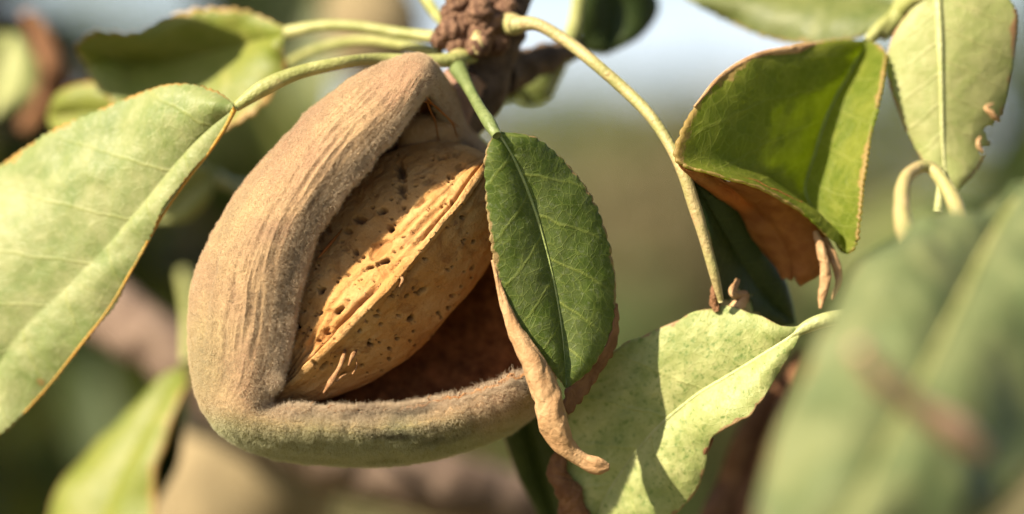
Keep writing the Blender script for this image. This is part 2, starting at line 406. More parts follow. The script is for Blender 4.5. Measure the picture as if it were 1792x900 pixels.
# ------------------------------------------------------------------ leaf builder
def leaf(parent, L, Mid, R, mat, label=None, teeth=0, tooth=.25, bulge=(.8, .8), ripple=.12, nu=56, nv=130, thick=.22, rib=None, rib_r=.30,
         seed=1, bites=(), name='leaf', wav=.3, end_sharp=True):
    """blade lofted between left edge, midrib and right edge, each given base -> tip as photo position + mm"""
    Lw, Mw, Rw = (spline(P(q), nv) for q in (L, Mid, R))
    mmL = np.concatenate([[0], np.cumsum(np.linalg.norm(np.diff(Mw, axis=0), axis=1))])/MM
    u = np.linspace(-1, 1, nu)
    E = np.where(u[None, :, None] < 0, Lw[:, None], Rw[:, None])
    au = np.abs(u)[None, :]
    V = Mw[:, None]*(1-au[..., None]) + E*au[..., None]
    N0 = nrm(np.cross(np.gradient(Mw, axis=0), nrm(Rw-Lw+1e-9)))
    N0 = np.where((N0@FW)[:, None] > 0, -N0, N0)         # towards the viewer
    b = np.where(u < 0, bulge[0], bulge[1])[None, :]*MM
    wid = np.where(u[None, :] < 0, np.linalg.norm(Lw-Mw, axis=1)[:, None], np.linalg.norm(Rw-Mw, axis=1)[:, None])
    wmm = wid/MM
    x_mm = u[None]*wmm; y_mm = np.broadcast_to(mmL[:, None], x_mm.shape)
    taper = sst(0, 3.0, wmm)
    off = b*4*au*(1-au)*taper
    off = off + wav*MM*fbm(x_mm*.16+seed, y_mm*.16, None, 2, seed)*au**1.5*2*taper
    off = off + ripple*MM*fbm(x_mm*.55+seed*3, y_mm*.55, None, 3, seed+5)*taper*np.minimum(1, au*6)
    V = V + N0[:, None]*off[..., None]
    if teeth:
        vv = np.linspace(0, 1, nv)
        for sgn, Ed in ((-1, Lw), (1, Rw)):
            ph = vv*teeth + .35*noise(vv*9, vv*0+seed+sgn*3)
            saw = (ph % 1.0); tw = np.sin(np.pi*saw**1.35)**.8*(.6+.6*np.abs(noise(np.floor(ph)*1.7, ph*0+seed))) * sst(0, .06, vv)*sst(0, .05, 1-vv)
            amp = tooth*MM*(tw-.4)*(1+.5*noise(vv*13, vv*0+5+seed))
            out = nrm(Ed-Mw)
            m_ = (u*sgn > 0)
            V[:, m_] += (out*amp[:, None])[:, None]*(au[0, m_]**10)[None, :, None]
    F = gridfaces(nv, nu)
    if len(bites):
        px, py = to_px(V.reshape(-1, 3)); keep = np.ones(len(px), bool)
        for (bx, by, br) in bites:
            d = np.hypot(px-bx, py-by) + br*.45*noise(px*.12, py*.12, None, seed)
            keep &= d > br
        F = F[keep[F].all(1)]
    U = {'mm': np.stack([x_mm, y_mm], -1).reshape(-1, 2), 'nrm': np.stack([np.broadcast_to(u*.5+.5, x_mm.shape), np.broadcast_to(np.linspace(0, 1, nv)[:, None], x_mm.shape)], -1).reshape(-1, 2)}
    o = mesh(name, V.reshape(-1, 3), F, mat, parent, uv=U)
    sm = o.modifiers.new('thickness', 'SOLIDIFY'); sm.thickness = thick*MM; sm.offset = 0
    if label: o['label'] = label
    if rib is not None:
        c = V[:, nu//2]*.5+V[:, nu//2-1]*.5
        k = np.linspace(0, nv-3, 16).astype(int)
        tube('midrib', c[k]+N0[k]*thick*.45*MM, rib_r*(1-.8*np.linspace(0, 1, 16)), rib, o, seg=8, n=60, world=True)
    o['_n'] = 0; del o['_n']
    return o, V, N0

exec_parts = []

# ------------------------------------------------------------------ ALMOND HULL
ST = [ # mouth rim x,y,d    silhouette x,y,d   bulge  inner
 (748,160, 1.0, 742, 98,-3.0),
 (702,222, 2.4, 655,118,-3.0),
 (645,285, 3.4, 560,177,-3.0),
 (592,352, 3.6, 482,258,-3.0),
 (550,422, 3.4, 415,340,-3.0),
 (524,500, 3.2, 360,438,-3.0),
 (510,580, 3.0, 332,540,-3.0),
 (496,648, 3.0, 335,655,-3.0),
 (470,704, 2.6, 372,742,-3.0),
 (503,716, 3.2, 436,786,-3.0),
 (570,716, 3.2, 522,805,-3.0),
 (650,719, 2.6, 640,811,-3.5),
 (730,708, 2.0, 742,803,-4.0),
 (810,689, 2.4, 832,780,-5.0),
 (880,666, 2.2, 905,744,-6.0),
 (935,640, 1.6, 955,690,-8.0),
 (950,560, 1.0, 985,600,-6.),
 (930,450, 1.0, 968,450,-8.),
 (885,345,-4.0, 912,335,-11.),
 (838,278,-9.5, 856,262,-13.5),
 (795,240,-8.5, 822,222,-13.),
 (768,195,-4.5, 795,165,-11.),
]
NT, NS = 1100, 330
st = cspline(ST, NT)
Mr, Sr = st[:, :3], st[:, 3:6]
_t = np.arange(NT)/NT*len(ST); _lo = sst(9.3, 10, _t)*(1-sst(16, 17, _t))
Mr = Mr.copy(); Mr[:, 1] += (4.5*noise(_t*3.1, _t*0)+3*noise(_t*8.7, _t*0+3)+2*noise(_t*21, _t*0+5))*(_lo+.0)
Mr[:, 2] += .18*noise(_t*7, _t*0+9)*_lo
tt = np.arange(NT)/NT*len(ST)           # station coordinate
cin = np.array([700, 480, -13.5]); cout = np.array([660, 460, -18.5])
wpx = np.linalg.norm((Sr-Mr)[:, :2], axis=1)
dirS = (Sr-Mr)[:, :2]/wpx[:, None]
def pt(xy, d): return np.concatenate([xy, np.broadcast_to(np.asarray(d, float).reshape(-1, 1), (len(xy), 1))], 1)
wallin = np.clip(wpx*.42, 22, 55)
top_d = np.maximum(Mr[:, 2], Sr[:, 2])
bul = np.interp(tt, [0, 1, 4, 8, 9, 12, 15, 17, 22], [2.2, 2.6, 3.4, 3.0, 2.4, 2.4, 1.2, .5, 2.2])
rimk = np.interp(tt, [0, 7.5, 9.5, 16, 18, 22], [.36, .34, .10, .10, .2, .36])
prof = [
  np.broadcast_to(cin, (NT, 3)),
  pt(cin[:2]*.45+Sr[:, :2]*.55, Sr[:, 2]*.4-8.),
  pt(Sr[:, :2]-dirS*wallin[:, None], Sr[:, 2]+.3),
  pt(Mr[:, :2]+dirS*(wpx*.33)[:, None], Mr[:, 2]-3.8),
  pt(Mr[:, :2]+dirS*(wpx*.06)[:, None], Mr[:, 2]-1.9),
  pt(Mr[:, :2], Mr[:, 2]),
  pt(Mr[:, :2]+dirS*(wpx*.10)[:, None], Mr[:, 2]+bul*rimk),
  pt(Mr[:, :2]+dirS*(wpx*.36)[:, None], Mr[:, 2]*.85+Sr[:, 2]*.15+bul*.95),
  pt(Mr[:, :2]+dirS*(wpx*.68)[:, None], Mr[:, 2]*.58+Sr[:, 2]*.42+bul*.95),
  pt(Mr[:, :2]+dirS*(wpx*.90)[:, None], Mr[:, 2]*.26+Sr[:, 2]*.74+bul*.62),
  pt(Sr[:, :2], Sr[:, 2]),
  pt(Sr[:, :2]*.9+cout[:2]*.1, Sr[:, 2]-3.6),
  pt(Sr[:, :2]*.55+cout[:2]*.45, Sr[:, 2]*.25-15.5),
  np.broadcast_to(cout, (NT, 3)),
]
ks = np.array([0, .9, 1.7, 2.5, 2.95, 3.3, 3.75, 4.6, 5.7, 6.5, 7.1, 7.7, 8.5, 9.2])
A = np.stack(prof, 0)                                   # (k, NT, 3)
# sample the profile densely where it is seen
sn = np.concatenate([np.linspace(0, 2.5, 50, endpoint=False), np.linspace(2.5, 7.2, 240, endpoint=False), np.linspace(7.2, 9.2, 40)])
fine = spline(A.reshape(len(A), -1), 921, ks)
fi = sn/9.2*920; i0 = np.minimum(fi.astype(int), 919); fr_ = (fi-i0)[:, None]
Q = (fine[i0]*(1-fr_)+fine[i0+1]*fr_).reshape(NS, NT, 3)
W = P(Q)
def grid_normals(W, cu, cv):
    def g_(a, ax, c):
        return (np.roll(a, -1, ax)-np.roll(a, 1, ax)) if c else np.gradient(a, axis=ax)
    return nrm(np.cross(g_(W, 0, cu), g_(W, 1, cv)))
Nn = grid_normals(W, False, True)
if np.mean((Nn[150:200, 300:400] @ FW)) > 0: Nn = -Nn
S_, T_ = np.meshgrid(sn, tt, indexing='ij')
outer = sst(3.2, 3.7, S_)
sx = (S_-3.3)/3.8                                          # 0 at the lip, 1 at the silhouette
arc = np.cumsum(np.linalg.norm(np.diff(W[200], axis=0, append=W[200][:1]), axis=1))/MM
ARC = np.broadcast_to(arc[None], S_.shape)
across = sx*np.clip(wpx, 60, 260)[None]*.057               # mm from the lip
wx_ = across + .9*fbm(ARC*.10, across*.25, None, 3, 31)
rid = fbm(wx_*1.5, ARC*.10, None, 3, 11)
rid2 = 1-np.abs(fbm(wx_*2.1, ARC*.13, None, 3, 17))*2.6
upper = sst(.0, .5, T_)*(1-sst(6.2, 8.0, T_))
lower = sst(8.6, 9.5, T_)*(1-sst(15.5, 17, T_))
wr = (rid*.30 + rid2*.15)*(upper*(1-.65*sst(.55, .9, sx)) + lower*.42 + .12)
linez = np.sin(2*np.pi*(across*1.6+1.9*fbm(ARC*.055, across*.16, None, 3, 61)))
wr += .10*linez*sst(.06, .16, sx)*(1-sst(.55, .8, sx))*(upper+.35*lower)*sst(-.35, .15, fbm(ARC*.12, across*.4, None, 3, 66))
wr += .20*fbm(W[..., 0]/MM*.32, W[..., 1]/MM*.32, W[..., 2]/MM*.32, 4, 3)
wr += .11*fbm(W[..., 0]/MM*2.6, W[..., 1]/MM*2.6, W[..., 2]/MM*2.6, 3, 8)
# knot scar on the left shoulder, torn lumps at the corner of the mouth
px, py = to_px(W)
def blob(x, y, rx, ry, a=0):
    dx, dy = px-x, py-y; c_, s_ = math.cos(a), math.sin(a)
    return np.exp(-(((dx*c_+dy*s_)/rx)**2+((-dx*s_+dy*c_)/ry)**2))*(W[..., 1] < CAM[1]+FOC+.002)
wr -= .55*blob(381, 462, 5, 17, .08)*outer
wr += .25*blob(395, 470, 22, 34)*outer
wr -= .9*blob(478, 706, 14, 6, -.5)
wr += .8*blob(480, 668, 12, 15, .5) + .9*blob(520, 712, 20, 12)
wr += (.40*noise(ARC*.6, S_*2)+.30*noise(ARC*1.7, S_*3, None, 4)+.2*noise(ARC*4.5, S_*5, None, 14)*lower)*np.exp(-((S_-3.2)/.35)**2)
wr -= .35*blob(690, 762, 46, 9, .05)*outer
inner_tex = .35*fbm(W[..., 0]/MM*.45, W[..., 1]/MM*.9, W[..., 2]/MM*.45, 4, 23) + .3*fbm(ARC*.25, S_*5, None, 4, 24)
W = W + Nn*(wr*outer+inner_tex*(1-outer))[..., None]*MM
flesh = 1-sst(3.05, 3.32, S_+.12*noise(ARC*1.3, S_*3, None, 9))
# along the lower rim the broken flesh shows orange
rimflesh = sst(11.2, 13., T_)*(1-sst(17, 18, T_))
flesh = np.maximum(flesh, rimflesh*(1-sst(3.5, 3.72, S_+.10*noise(ARC*1.1, S_*2, None, 6))))
px, py = to_px(W)
green = np.clip(sst(705, 775, py+10*noise(px*.02, py*.02))*.95 + .45*blob(350, 640, 60, 120) + .2*blob(400, 380, 60, 90), 0, 1)*outer
lowT = sst(9.2, 10.5, T_)*(1-sst(16, 17.5, T_))
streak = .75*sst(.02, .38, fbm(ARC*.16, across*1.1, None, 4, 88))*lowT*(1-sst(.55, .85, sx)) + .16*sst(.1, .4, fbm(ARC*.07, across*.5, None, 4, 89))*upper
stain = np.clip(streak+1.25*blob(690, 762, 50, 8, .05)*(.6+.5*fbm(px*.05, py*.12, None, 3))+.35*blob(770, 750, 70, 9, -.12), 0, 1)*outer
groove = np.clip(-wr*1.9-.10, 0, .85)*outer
hull = thing('almond_hull', P([800, 165, -12]), 'split fuzzy brown almond hull gaping open around its shell, hanging beside the netted green leaf', 'almond hull')
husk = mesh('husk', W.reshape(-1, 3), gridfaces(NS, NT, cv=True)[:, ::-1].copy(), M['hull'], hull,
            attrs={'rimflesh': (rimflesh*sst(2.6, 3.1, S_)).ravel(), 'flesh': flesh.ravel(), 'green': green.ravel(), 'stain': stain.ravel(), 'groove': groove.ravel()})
# downy hairs
Nn = grid_normals(W, False, True)
if np.mean((Nn[150:200, 300:400] @ FW)) > 0: Nn = -Nn
tu = nrm(np.gradient(W, axis=1))
NH = 260000
area = np.linalg.norm(np.cross(np.gradient(W, axis=0), np.gradient(W, axis=1)), axis=-1)
wgt = area*(1+1.6*np.exp(-((S_-3.6)/.7)**2))*(S_ > 3.12)*(S_ < 7.9)*(1-flesh*.8)*np.where(S_ > 7.3, .35, 1)
cdf = np.cumsum(wgt.ravel()); cdf /= cdf[-1]
ids = np.searchsorted(cdf, rng.random(NH)); ids = np.minimum(ids, NS*NT-1)
jit = (rng.random((NH, 2))-.5)
gi, gj = ids//NT, ids % NT
du = np.gradient(W, axis=0).reshape(-1, 3)[ids]; dv = ((np.roll(W, -1, 1)-np.roll(W, 1, 1))/2).reshape(-1, 3)[ids]
root = W.reshape(-1, 3)[ids] + du*jit[:, :1] + dv*jit[:, 1:]
nn = Nn.reshape(-1, 3)[ids]
lean = tu.reshape(-1, 3)[ids]
px_, py_ = to_px(root)
clump = fbm(px_*.09, py_*.09, None, 2, 41)
lipness = np.exp(-((sn[gi]-3.6)/.8)**2)
lowness = sst(8.2, 9.4, tt[gj])*(1-sst(16, 18, tt[gj]))
ln = (.13+.20*rng.random(NH)+.14*np.clip(clump, -.3, 1)+.60*lipness*rng.random(NH)+.22*lowness)*MM
rd = nrm(rng.normal(size=(NH, 3)))
d1 = nrm(nn*1.0+rd*.55+lean*.35*clump[:, None])
d2 = nrm(nn*.35+nrm(rng.normal(size=(NH, 3)))*.75+lean*.6*clump[:, None])
pts = np.stack([root-nn*.02*MM, root+d1*(ln*.5)[:, None], root+d1*(ln*.5)[:, None]+d2*(ln*.5)[:, None]], 1)
hc = bpy.data.hair_curves.new('fuzz'); hc.add_curves([3]*NH)
base = root_loc(hull)
hc.points.foreach_set('position', (pts.reshape(-1, 3)-base).astype(np.float32).ravel())
ra = hc.attributes.get('radius') or hc.attributes.new('radius', 'FLOAT', 'POINT')
ra.data.foreach_set('value', np.tile(np.array([.0075, .006, .003])*MM, NH).astype(np.float32))
col = np.ones((NH, 4), np.float32)
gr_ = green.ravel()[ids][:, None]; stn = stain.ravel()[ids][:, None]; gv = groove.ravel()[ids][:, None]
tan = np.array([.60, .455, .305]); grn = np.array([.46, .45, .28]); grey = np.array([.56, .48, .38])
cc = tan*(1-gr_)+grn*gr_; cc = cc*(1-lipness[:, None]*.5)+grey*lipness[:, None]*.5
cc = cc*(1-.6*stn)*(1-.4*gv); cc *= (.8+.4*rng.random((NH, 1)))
col[:, :3] = np.clip(cc, 0, 1)
ca = hc.attributes.new('tint', 'FLOAT_COLOR', 'CURVE'); ca.data.foreach_set('color', col.ravel())
hc.materials.append(M['fuzz'])
fz = bpy.data.objects.new('fuzz', hc); C.objects.link(fz); fz.parent = hull; fz['kind'] = 'stuff'
# stalk of the hull and torn fibres at its throat
tube('peduncle', [(770,300,-13), (775,235,-12), (795,190,-12), (815,140,-13)], [4.0, 3.0, 2.1, 2.4], bark_mat('pinkish_brown_bark', (.20, .11, .075), (.33, .20, .14)), hull, rough=.25, seg=20, n=40)
tube('fruit_base', [(705,262,-7.5), (730,240,-7), (762,232,-8), (800,250,-10)], [1.0, 2.0, 2.2, 1.2], M['dry_tan'], hull, rough=.3, seg=20, n=40)
for q in ([(738,160,1), (752,176,0), (765,190,-2), (802,222,-6)], [(742,150,0), (750,185,-1), (762,215,-4), (768,250,-6)], [(730,175,1), (756,182,-1), (790,214,-3), (800,240,-6)]):
    tube('fibre', q, [.12, .1, .09, .05], M['dry_orange'], hull, seg=6, n=20)
tube('fibre', [(556,452,2), (575,430,1), (602,398,-1)], [.05, .16, .06], M['dry_orange'], hull, seg=6, n=16)

# ------------------------------------------------------------------ ALMOND IN ITS SHELL
a0 = np.array([466., 716.]); a1 = np.array([858., 278.])
NV, NP = 620, 460
v = np.linspace(0, 1, NV)
ax2 = a0[None]*(1-v[:, None])+a1[None]*v[:, None]
Ld = (a1-a0)/np.linalg.norm(a1-a0); Wd = np.array([Ld[1], -Ld[0]])     # image plane, towards upper left is ...
if Wd[0] > 0: Wd = -Wd
shape = np.where(v < .5, np.sin(np.pi*np.minimum(v, .5))**.8, (1-(np.clip(v-.5, 0, .5)/.5)**3.2)**.55)                              # pointed at both ends
shape[0] = shape[-1] = 0
ridge_off = np.interp(v, [0, .15, .5, .85, 1], [2, -8, -22, -14, 0])       # the keel bows to the lower right (px)
phi = np.linspace(-np.pi, np.pi, NP, endpoint=False)                       # 0 = keel towards the viewer, + = upper left
# half cross-section: superellipse pinched into a keel
cx = np.sin(phi); cz = np.cos(phi)
keel = np.exp(-(np.abs(phi)/.16))
wl, wr_ = 160., 131.
Xp = np.where(phi > 0, wl, wr_)[None]*cx[None]*shape[:, None]
ax_ = np.abs(cx); zn = np.where(cz < 0, -np.abs(cz)**.85, np.where(phi > 0, (1-ax_**1.6)**.65, (1-ax_**1.03)**.72))
depth = 7.9*shape[:, None]*zn[None] + 1.1*keel[None]*shape[:, None]**.5
dax = np.interp(v, [0, .5, 1], [-1.9, -4.2, -5.6])
offc = (ridge_off*1.0)[:, None]*np.clip(cz, 0, 1)[None]
Q = np.empty((NV, NP, 3))
Q[..., 0] = ax2[:, None, 0]+(Xp+offc)*Wd[0]
Q[..., 1] = ax2[:, None, 1]+(Xp+offc)*Wd[1]
Q[..., 2] = dax[:, None]+depth
Wk = P(Q); Nk = grid_normals(Wk, False, True)
if np.mean(Nk[250:350, 200:260] @ FW) > 0: Nk = -Nk
V_, PH = np.meshgrid(v, phi, indexing='ij')
smm = V_*33.5; xmm = PH*7.5
# long grooves close to the keel, following it
wob = .55*fbm(smm*.16, xmm*.5, None, 3, 51)
near = np.exp(-((xmm-2.2)/3.2)**2)*(xmm > -.2)
near2 = np.exp(-((xmm+1.6)/1.8)**2)*(xmm <= .1)
gl = 0
for k_, (c_, w_, a_) in enumerate([(.95, .16, .75), (1.7, .16, .38), (2.5, .18, .30), (3.5, .22, .18)]):
    brk = sst(-.25, .2, fbm(smm*.20+k_*9, xmm*0+k_, None, 3, 60+k_)+.12*(k_ == 0)*3)
    cc_ = c_*(.55+.45*np.sin(np.pi*V_)) + wob*(.5+.3*k_)
    g1 = np.exp(-((xmm-cc_)/w_)**2)*brk
    gl = gl + a_*g1
g2 = .5*np.exp(-((xmm+.75+wob*.5)/.2)**2)*sst(-.2, .2, fbm(smm*.2, xmm*0+3, None, 3, 71))
lines = fbm(xmm*1.6+wob*2, smm*.14, None, 4, 77)
gl = gl+g2
disp = -gl*.9 + lines*.24*(near+near2*.7+.08)
disp += .40*fbm(smm*.22, xmm*.3, None, 4, 81) + .10*fbm(smm*1.2, xmm*1.2, None, 4, 83)
disp += .28*np.exp(-((xmm-.35)/.28)**2)*(1+.4*noise(smm*.7, xmm*0))
# slot-like dents
dent = sst(.28, .5, fbm(smm*.42+20, xmm*.75+wob, None, 3, 91))*np.exp(-((xmm-3.2)/2.4)**2)
disp -= dent*.45
pit = np.zeros_like(disp)
kx, ky = to_px(Wk); front = PH*0 + (np.abs(PH) < 1.75)
rp = np.random.default_rng(5)
rpits = [(470+v_*390+w_, 712-v_*436+w_*.9, r1, r1*(.5+.4*r2), -.7+.6*r3, .35+.55*r4) for v_, w_, r1, r2, r3, r4 in zip(rp.random(230)*.86+.07, (rp.random(230)-.45)*190, 1.4+3.0*rp.random(230)**2, rp.random(230), rp.random(230), rp.random(230))]
for (x, y, rx, ry, an, dp) in rpits+[
    (682,397,6,6,0,1.2),(700,296,10,22,-.25,.7),(703,330,9,16,.1,.55),(628,384,11,8,.1,.6),(668,369,8,6,0,.7),(606,403,9,6,.3,.4),
    (562,508,6,6,0,1.1),(517,569,6,5,0,.9),(648,467,9,4,-.25,.8),(672,457,11,4,-.35,.8),(622,440,5,7,0,.6),(560,548,7,3,-.5,.5),(590,545,10,4,-.6,.9),(570,583,6,3,-.4,.5),
    (775,277,9,5,-.2,.5),(748,316,13,6,-.5,.3),(800,272,12,5,-.4,.3),(601,435,7,5,0,.3),(705,360,4,3,0,.5),(570,400,10,9,0,.3),
    (722,561,6,5,-.3,1.1),(770,550,4,4,0,.8),(788,541,5,4,-.4,.9),(648,605,5,4,0,.9),(682,610,4,3,0,.7),(795,520,7,4,-.4,.5),(740,510,14,4,-.7,.5),(700,555,4,3,0,.4),(670,650,4,3,0,.5),
    (600,655,6,4,-.5,.5),(830,470,6,4,-.6,.5),(760,590,5,3,-.4,.5),(566,640,12,4,-.7,.5)]:
    dx, dy = kx-x, ky-y; c_, s_ = math.cos(an), math.sin(an)
    d_ = (((dx*c_+dy*s_)/(rx*.85))**2+((-dx*s_+dy*c_)/(ry*.8))**2)*(1+.7*noise(kx*.22, ky*.22, None, 3))
    m_ = np.exp(-d_**1.6)*front
    disp -= m_*dp*.9; pit = np.maximum(pit, m_*min(1, dp*1.15))
pit = np.clip(pit*1.1, 0, 1)
Wk = Wk+Nk*(disp*np.minimum(1, shape[:, None]*2.2))[..., None]*MM
grv = np.clip(gl*.9+dent*.6+np.clip(-lines, 0, 1)*near*.5, 0, 1)
nut = thing('almond_nut', P([466, 716, -2]), 'ridged tan almond shell with dark pits lying in the open hull', 'almond')
mesh('shell', Wk.reshape(-1, 3), gridfaces(NV, NP, cv=True)[:, ::-1].copy(), M['shell'], nut, attrs={'pit': pit.ravel(), 'groove': grv.ravel()})
for q, r_ in (([(605,607,2.2), (600,628,4.2), (591,650,5), (580,668,5.4), (566,688,5.4)], [.12,.2,.2,.3,.08]), ([(606,655,4.6), (597,660,5), (588,668,5.2)], [.05,.1,.1]),
              ([(625,612,2.2), (618,622,4), (610,640,4.2)], [.06,.22,.08]), ([(624,628,2.5), (623,645,3.2), (617,655,3)], [.05,.07,.1]),
              ([(700,482,4.0), (704,490,4.8), (699,502,4.6)], [.2,.14,.05])):
    tube('fibre', q, r_, M['fibre'], nut, seg=8, n=26, rough=.5, flat=.55)

for i in range(30):
    t_ = rp.random()*.8+.1; k = (rp.random()-.5)*26
    x0, y0 = 470+t_*385+k-4, 705-t_*400+k*.9+6
    L_ = 5+10*rp.random(); a_ = rp.random()*1.6+.9
    dk = dax[int(t_*(NV-1))]+7.9*shape[int(t_*(NV-1))]
    tube('fibre', [(x0, y0, dk-.6), (x0+math.cos(a_)*L_*.5, y0+math.sin(a_)*L_*.5, dk+.5), (x0+math.cos(a_+.5)*L_, y0+math.sin(a_+.5)*L_, dk+.3)], [.07, .05, .02], M['fibre'], nut, seg=5, n=8)
for i in range(36):
    k = int(rp.integers(int(9.3/22*NT), int(16/22*NT))); x0, y0, d0 = Mr[k]
    L_ = 4+9*rp.random(); a_ = -1.6+1.4*(rp.random()-.5)
    tube('fibre', [(x0, y0+1, d0-.3), (x0+math.cos(a_)*L_*.5, y0+math.sin(a_)*L_*.5, d0+.2), (x0+math.cos(a_+.8)*L_, y0+math.sin(a_+.8)*L_, d0+.1)], [.09, .06, .02], M['fibre'], hull, seg=5, n=8)

# ------------------------------------------------------------------ MAIN TWIG
twig = thing('almond_spur', P([880, -10, -16]), 'knobbly brown fruiting spur with buds and curving green stalks above the open hull', 'almond twig')
tube('spur_wood', [(905,-60,-18), (880,0,-16), (862,60,-15), (855,110,-15), (840,160,-15), (805,200,-14), (775,250,-14)], [3.1, 3.0, 3.2, 2.8, 2.8, 2.7, 2.6], M['bark'], twig, rough=.2, seg=36, n=90)
tube('side_branch', [(860,120,-20), (900,118,-22), (960,100,-25), (1010,80,-30)], [3.6, 2.2, 1.5, 1.1], M['bark'], twig, rough=.35, seg=24, n=50)
for q_, r_ in (([(838,56,-10.5), (836,74,-9.5), (830,94,-9.5)], [.6, .85, .7]), ([(882,40,-12), (898,44,-10.5), (912,44,-9)], [1.2, 1.1, .8]), ([(806,90,-12), (802,108,-10), (806,124,-9)], [1.0, 1.05, .8])):
    tube('stalk_base', q_, r_, M['petiole_tan'], twig, rough=.2, seg=18)
def bud(x, y, d, r, tip=(0, -1), s=1):
    n1, n2 = 26, 20
    th = np.linspace(0, np.pi, n1); ph = np.linspace(0, 2*np.pi, n2, endpoint=False)
    R_ = r*(1-.15*np.cos(th*1)**2)
    X = np.sin(th)[:, None]*np.cos(ph)*R_[:, None]; Z = np.sin(th)[:, None]*np.sin(ph)*R_[:, None]
    Y = (np.cos(th)*r*1.25)[:, None]+0*ph
    tl = np.array([tip[0], -tip[1], .35]); tl = tl/np.linalg.norm(tl); e1 = nrm(np.cross(tl, [0, 0.1, 1])); e2 = np.cross(tl, e1)
    cs = X[..., None]*e1+Z[..., None]*e2+Y[..., None]*tl
    f_ = 1+.06*fbm(cs[..., 0]/r*1.6+s, cs[..., 1]/r*1.6, cs[..., 2]/r*1.6, 3, s) + .05*np.sin(th*9)[:, None] + .11*np.abs(np.sin(th[:, None]*4.5+np.abs(np.sin(ph*2.5))*1.5))-.05
    cs = cs*f_[..., None]*MM
    c_ = P([x, y, d])
    V = c_+cs[..., :1]*RT+cs[..., 1:2]*UP-cs[..., 2:]*FW
    return mesh('bud', V.reshape(-1, 3), gridfaces(n1, n2, cv=True), M['bud'], twig, own_origin=c_)
for i, (x, y, d, r, t_) in enumerate([(840,20,-10,1.35,(0,-1)),(800,8,-12,1.2,(-.4,-1)),(789,30,-12,1.1,(-.6,-1)),(885,16,-12,1.15,(.4,-1)),(790,55,-11,1.3,(-1,0)),(775,68,-12,1.05,(-1,.2)),
        (815,40,-12,1.2,(-.2,-1)),(862,42,-11,1.2,(.1,-1)),(845,60,-11,1.5,(0,-.2)),(838,78,-10,1.3,(-.3,.3)),(820,-4,-12,1.1,(0,-1)),(868,75,-12,1.3,(.3,0)),(885,45,-14,1.4,(1,0)),(860,-2,-13,1.2,(0,-1)),(800,78,-11,1.0,(-.7,.5))]):
    bud(x, y, d, r, t_, i+1)

# long-stalked leaf on the left, close to the viewer
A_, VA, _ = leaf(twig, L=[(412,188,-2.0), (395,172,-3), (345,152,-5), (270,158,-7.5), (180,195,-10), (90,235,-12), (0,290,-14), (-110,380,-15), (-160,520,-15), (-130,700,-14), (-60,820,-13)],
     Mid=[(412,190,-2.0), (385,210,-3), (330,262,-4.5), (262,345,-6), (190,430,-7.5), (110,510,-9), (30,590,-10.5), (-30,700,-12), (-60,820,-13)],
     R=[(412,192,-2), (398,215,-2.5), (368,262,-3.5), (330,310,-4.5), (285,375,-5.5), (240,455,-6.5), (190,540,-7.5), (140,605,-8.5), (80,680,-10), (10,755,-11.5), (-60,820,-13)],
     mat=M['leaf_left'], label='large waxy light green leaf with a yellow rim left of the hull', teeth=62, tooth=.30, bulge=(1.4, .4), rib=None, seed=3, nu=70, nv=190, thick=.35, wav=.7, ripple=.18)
tube('petiole', [(826,98,-11), (800,104,-9), (740,106,-8), (660,104,-7), (590,112,-4), (520,128,-3), (460,155,-2.2), (412,188,-2)], [.8,.75,.62,.62,.66,.72,.85,.5], M['petiole'], A_, groove=.25, seg=16, n=80)
tube('rim', [(412,188,-2), (398,216,-2.5), (368,263,-3.5), (330,311,-4.5), (285,376,-5.5), (240,456,-6.5), (190,541,-7.5), (140,606,-8.5), (80,681,-10), (10,756,-11.5)], [.3,.22,.17,.15,.13,.14,.10,.12,.08,.08], stem_mat('orange_leaf_rim', (.40, .20, .025), (.33, .23, .05)), A_, seg=8, n=90)

# leaf behind it, upper left
B_, _, _ = leaf(twig, L=[(500,50,-22), (470,35,-24), (420,18,-25), (350,12,-26), (290,22,-26), (225,55,-26), (160,55,-27), (133,85,-28), (150,115,-30)],
     Mid=[(500,60,-22), (440,75,-26), (370,92,-29), (300,110,-30), (240,112,-31), (190,105,-30), (150,115,-30)],
     R=[(500,66,-22), (490,130,-22), (440,200,-21), (350,235,-23), (260,215,-25), (200,180,-27), (165,145,-29), (155,130,-30), (150,115,-30)],
     mat=M['leaf_yellowgreen'], label='blurred yellow green leaf with a dark shadow across it, upper left', bulge=(.5, 1.0), seed=5, wav=1.2, teeth=18, tooth=.4)
tube('petiole', [(768,66,-14), (700,58,-16), (620,46,-18), (560,46,-20), (500,58,-22)], [.7,.6,.58,.62,.75], M['petiole'], B_, seg=14)
B2, _, _ = leaf(twig, L=[(270,205,-34), (215,150,-36), (150,145,-38), (100,165,-40), (85,200,-42)], Mid=[(270,215,-34), (210,200,-36), (140,200,-39), (85,205,-42)],
     R=[(270,225,-34), (220,260,-36), (150,265,-38), (100,240,-41), (85,210,-42)], mat=M['leaf_yellowgreen'], label='small pale leaf tip showing behind the waxy leaf', seed=9, nv=60, nu=30)
tube('petiole', [(770,92,-16), (700,78,-20), (620,72,-26), (540,92,-30), (460,140,-33), (270,215,-34)], [.6,.55,.55,.55,.6,.5], M['petiole'], B2, seg=12)

leaf(twig, L=[(190,-150,-16), (60,-190,-17), (-60,-170,-18), (-130,-100,-19)], Mid=[(195,-120,-16), (90,-110,-17), (-20,-90,-18), (-125,-95,-19)],
     R=[(200,-90,-16), (150,-30,-17), (40,-12,-18), (-120,-60,-19)], mat=M['leaf_olive'], label='olive leaf just above the frame, shading the yellow green leaf', seed=41, nv=60, nu=30)
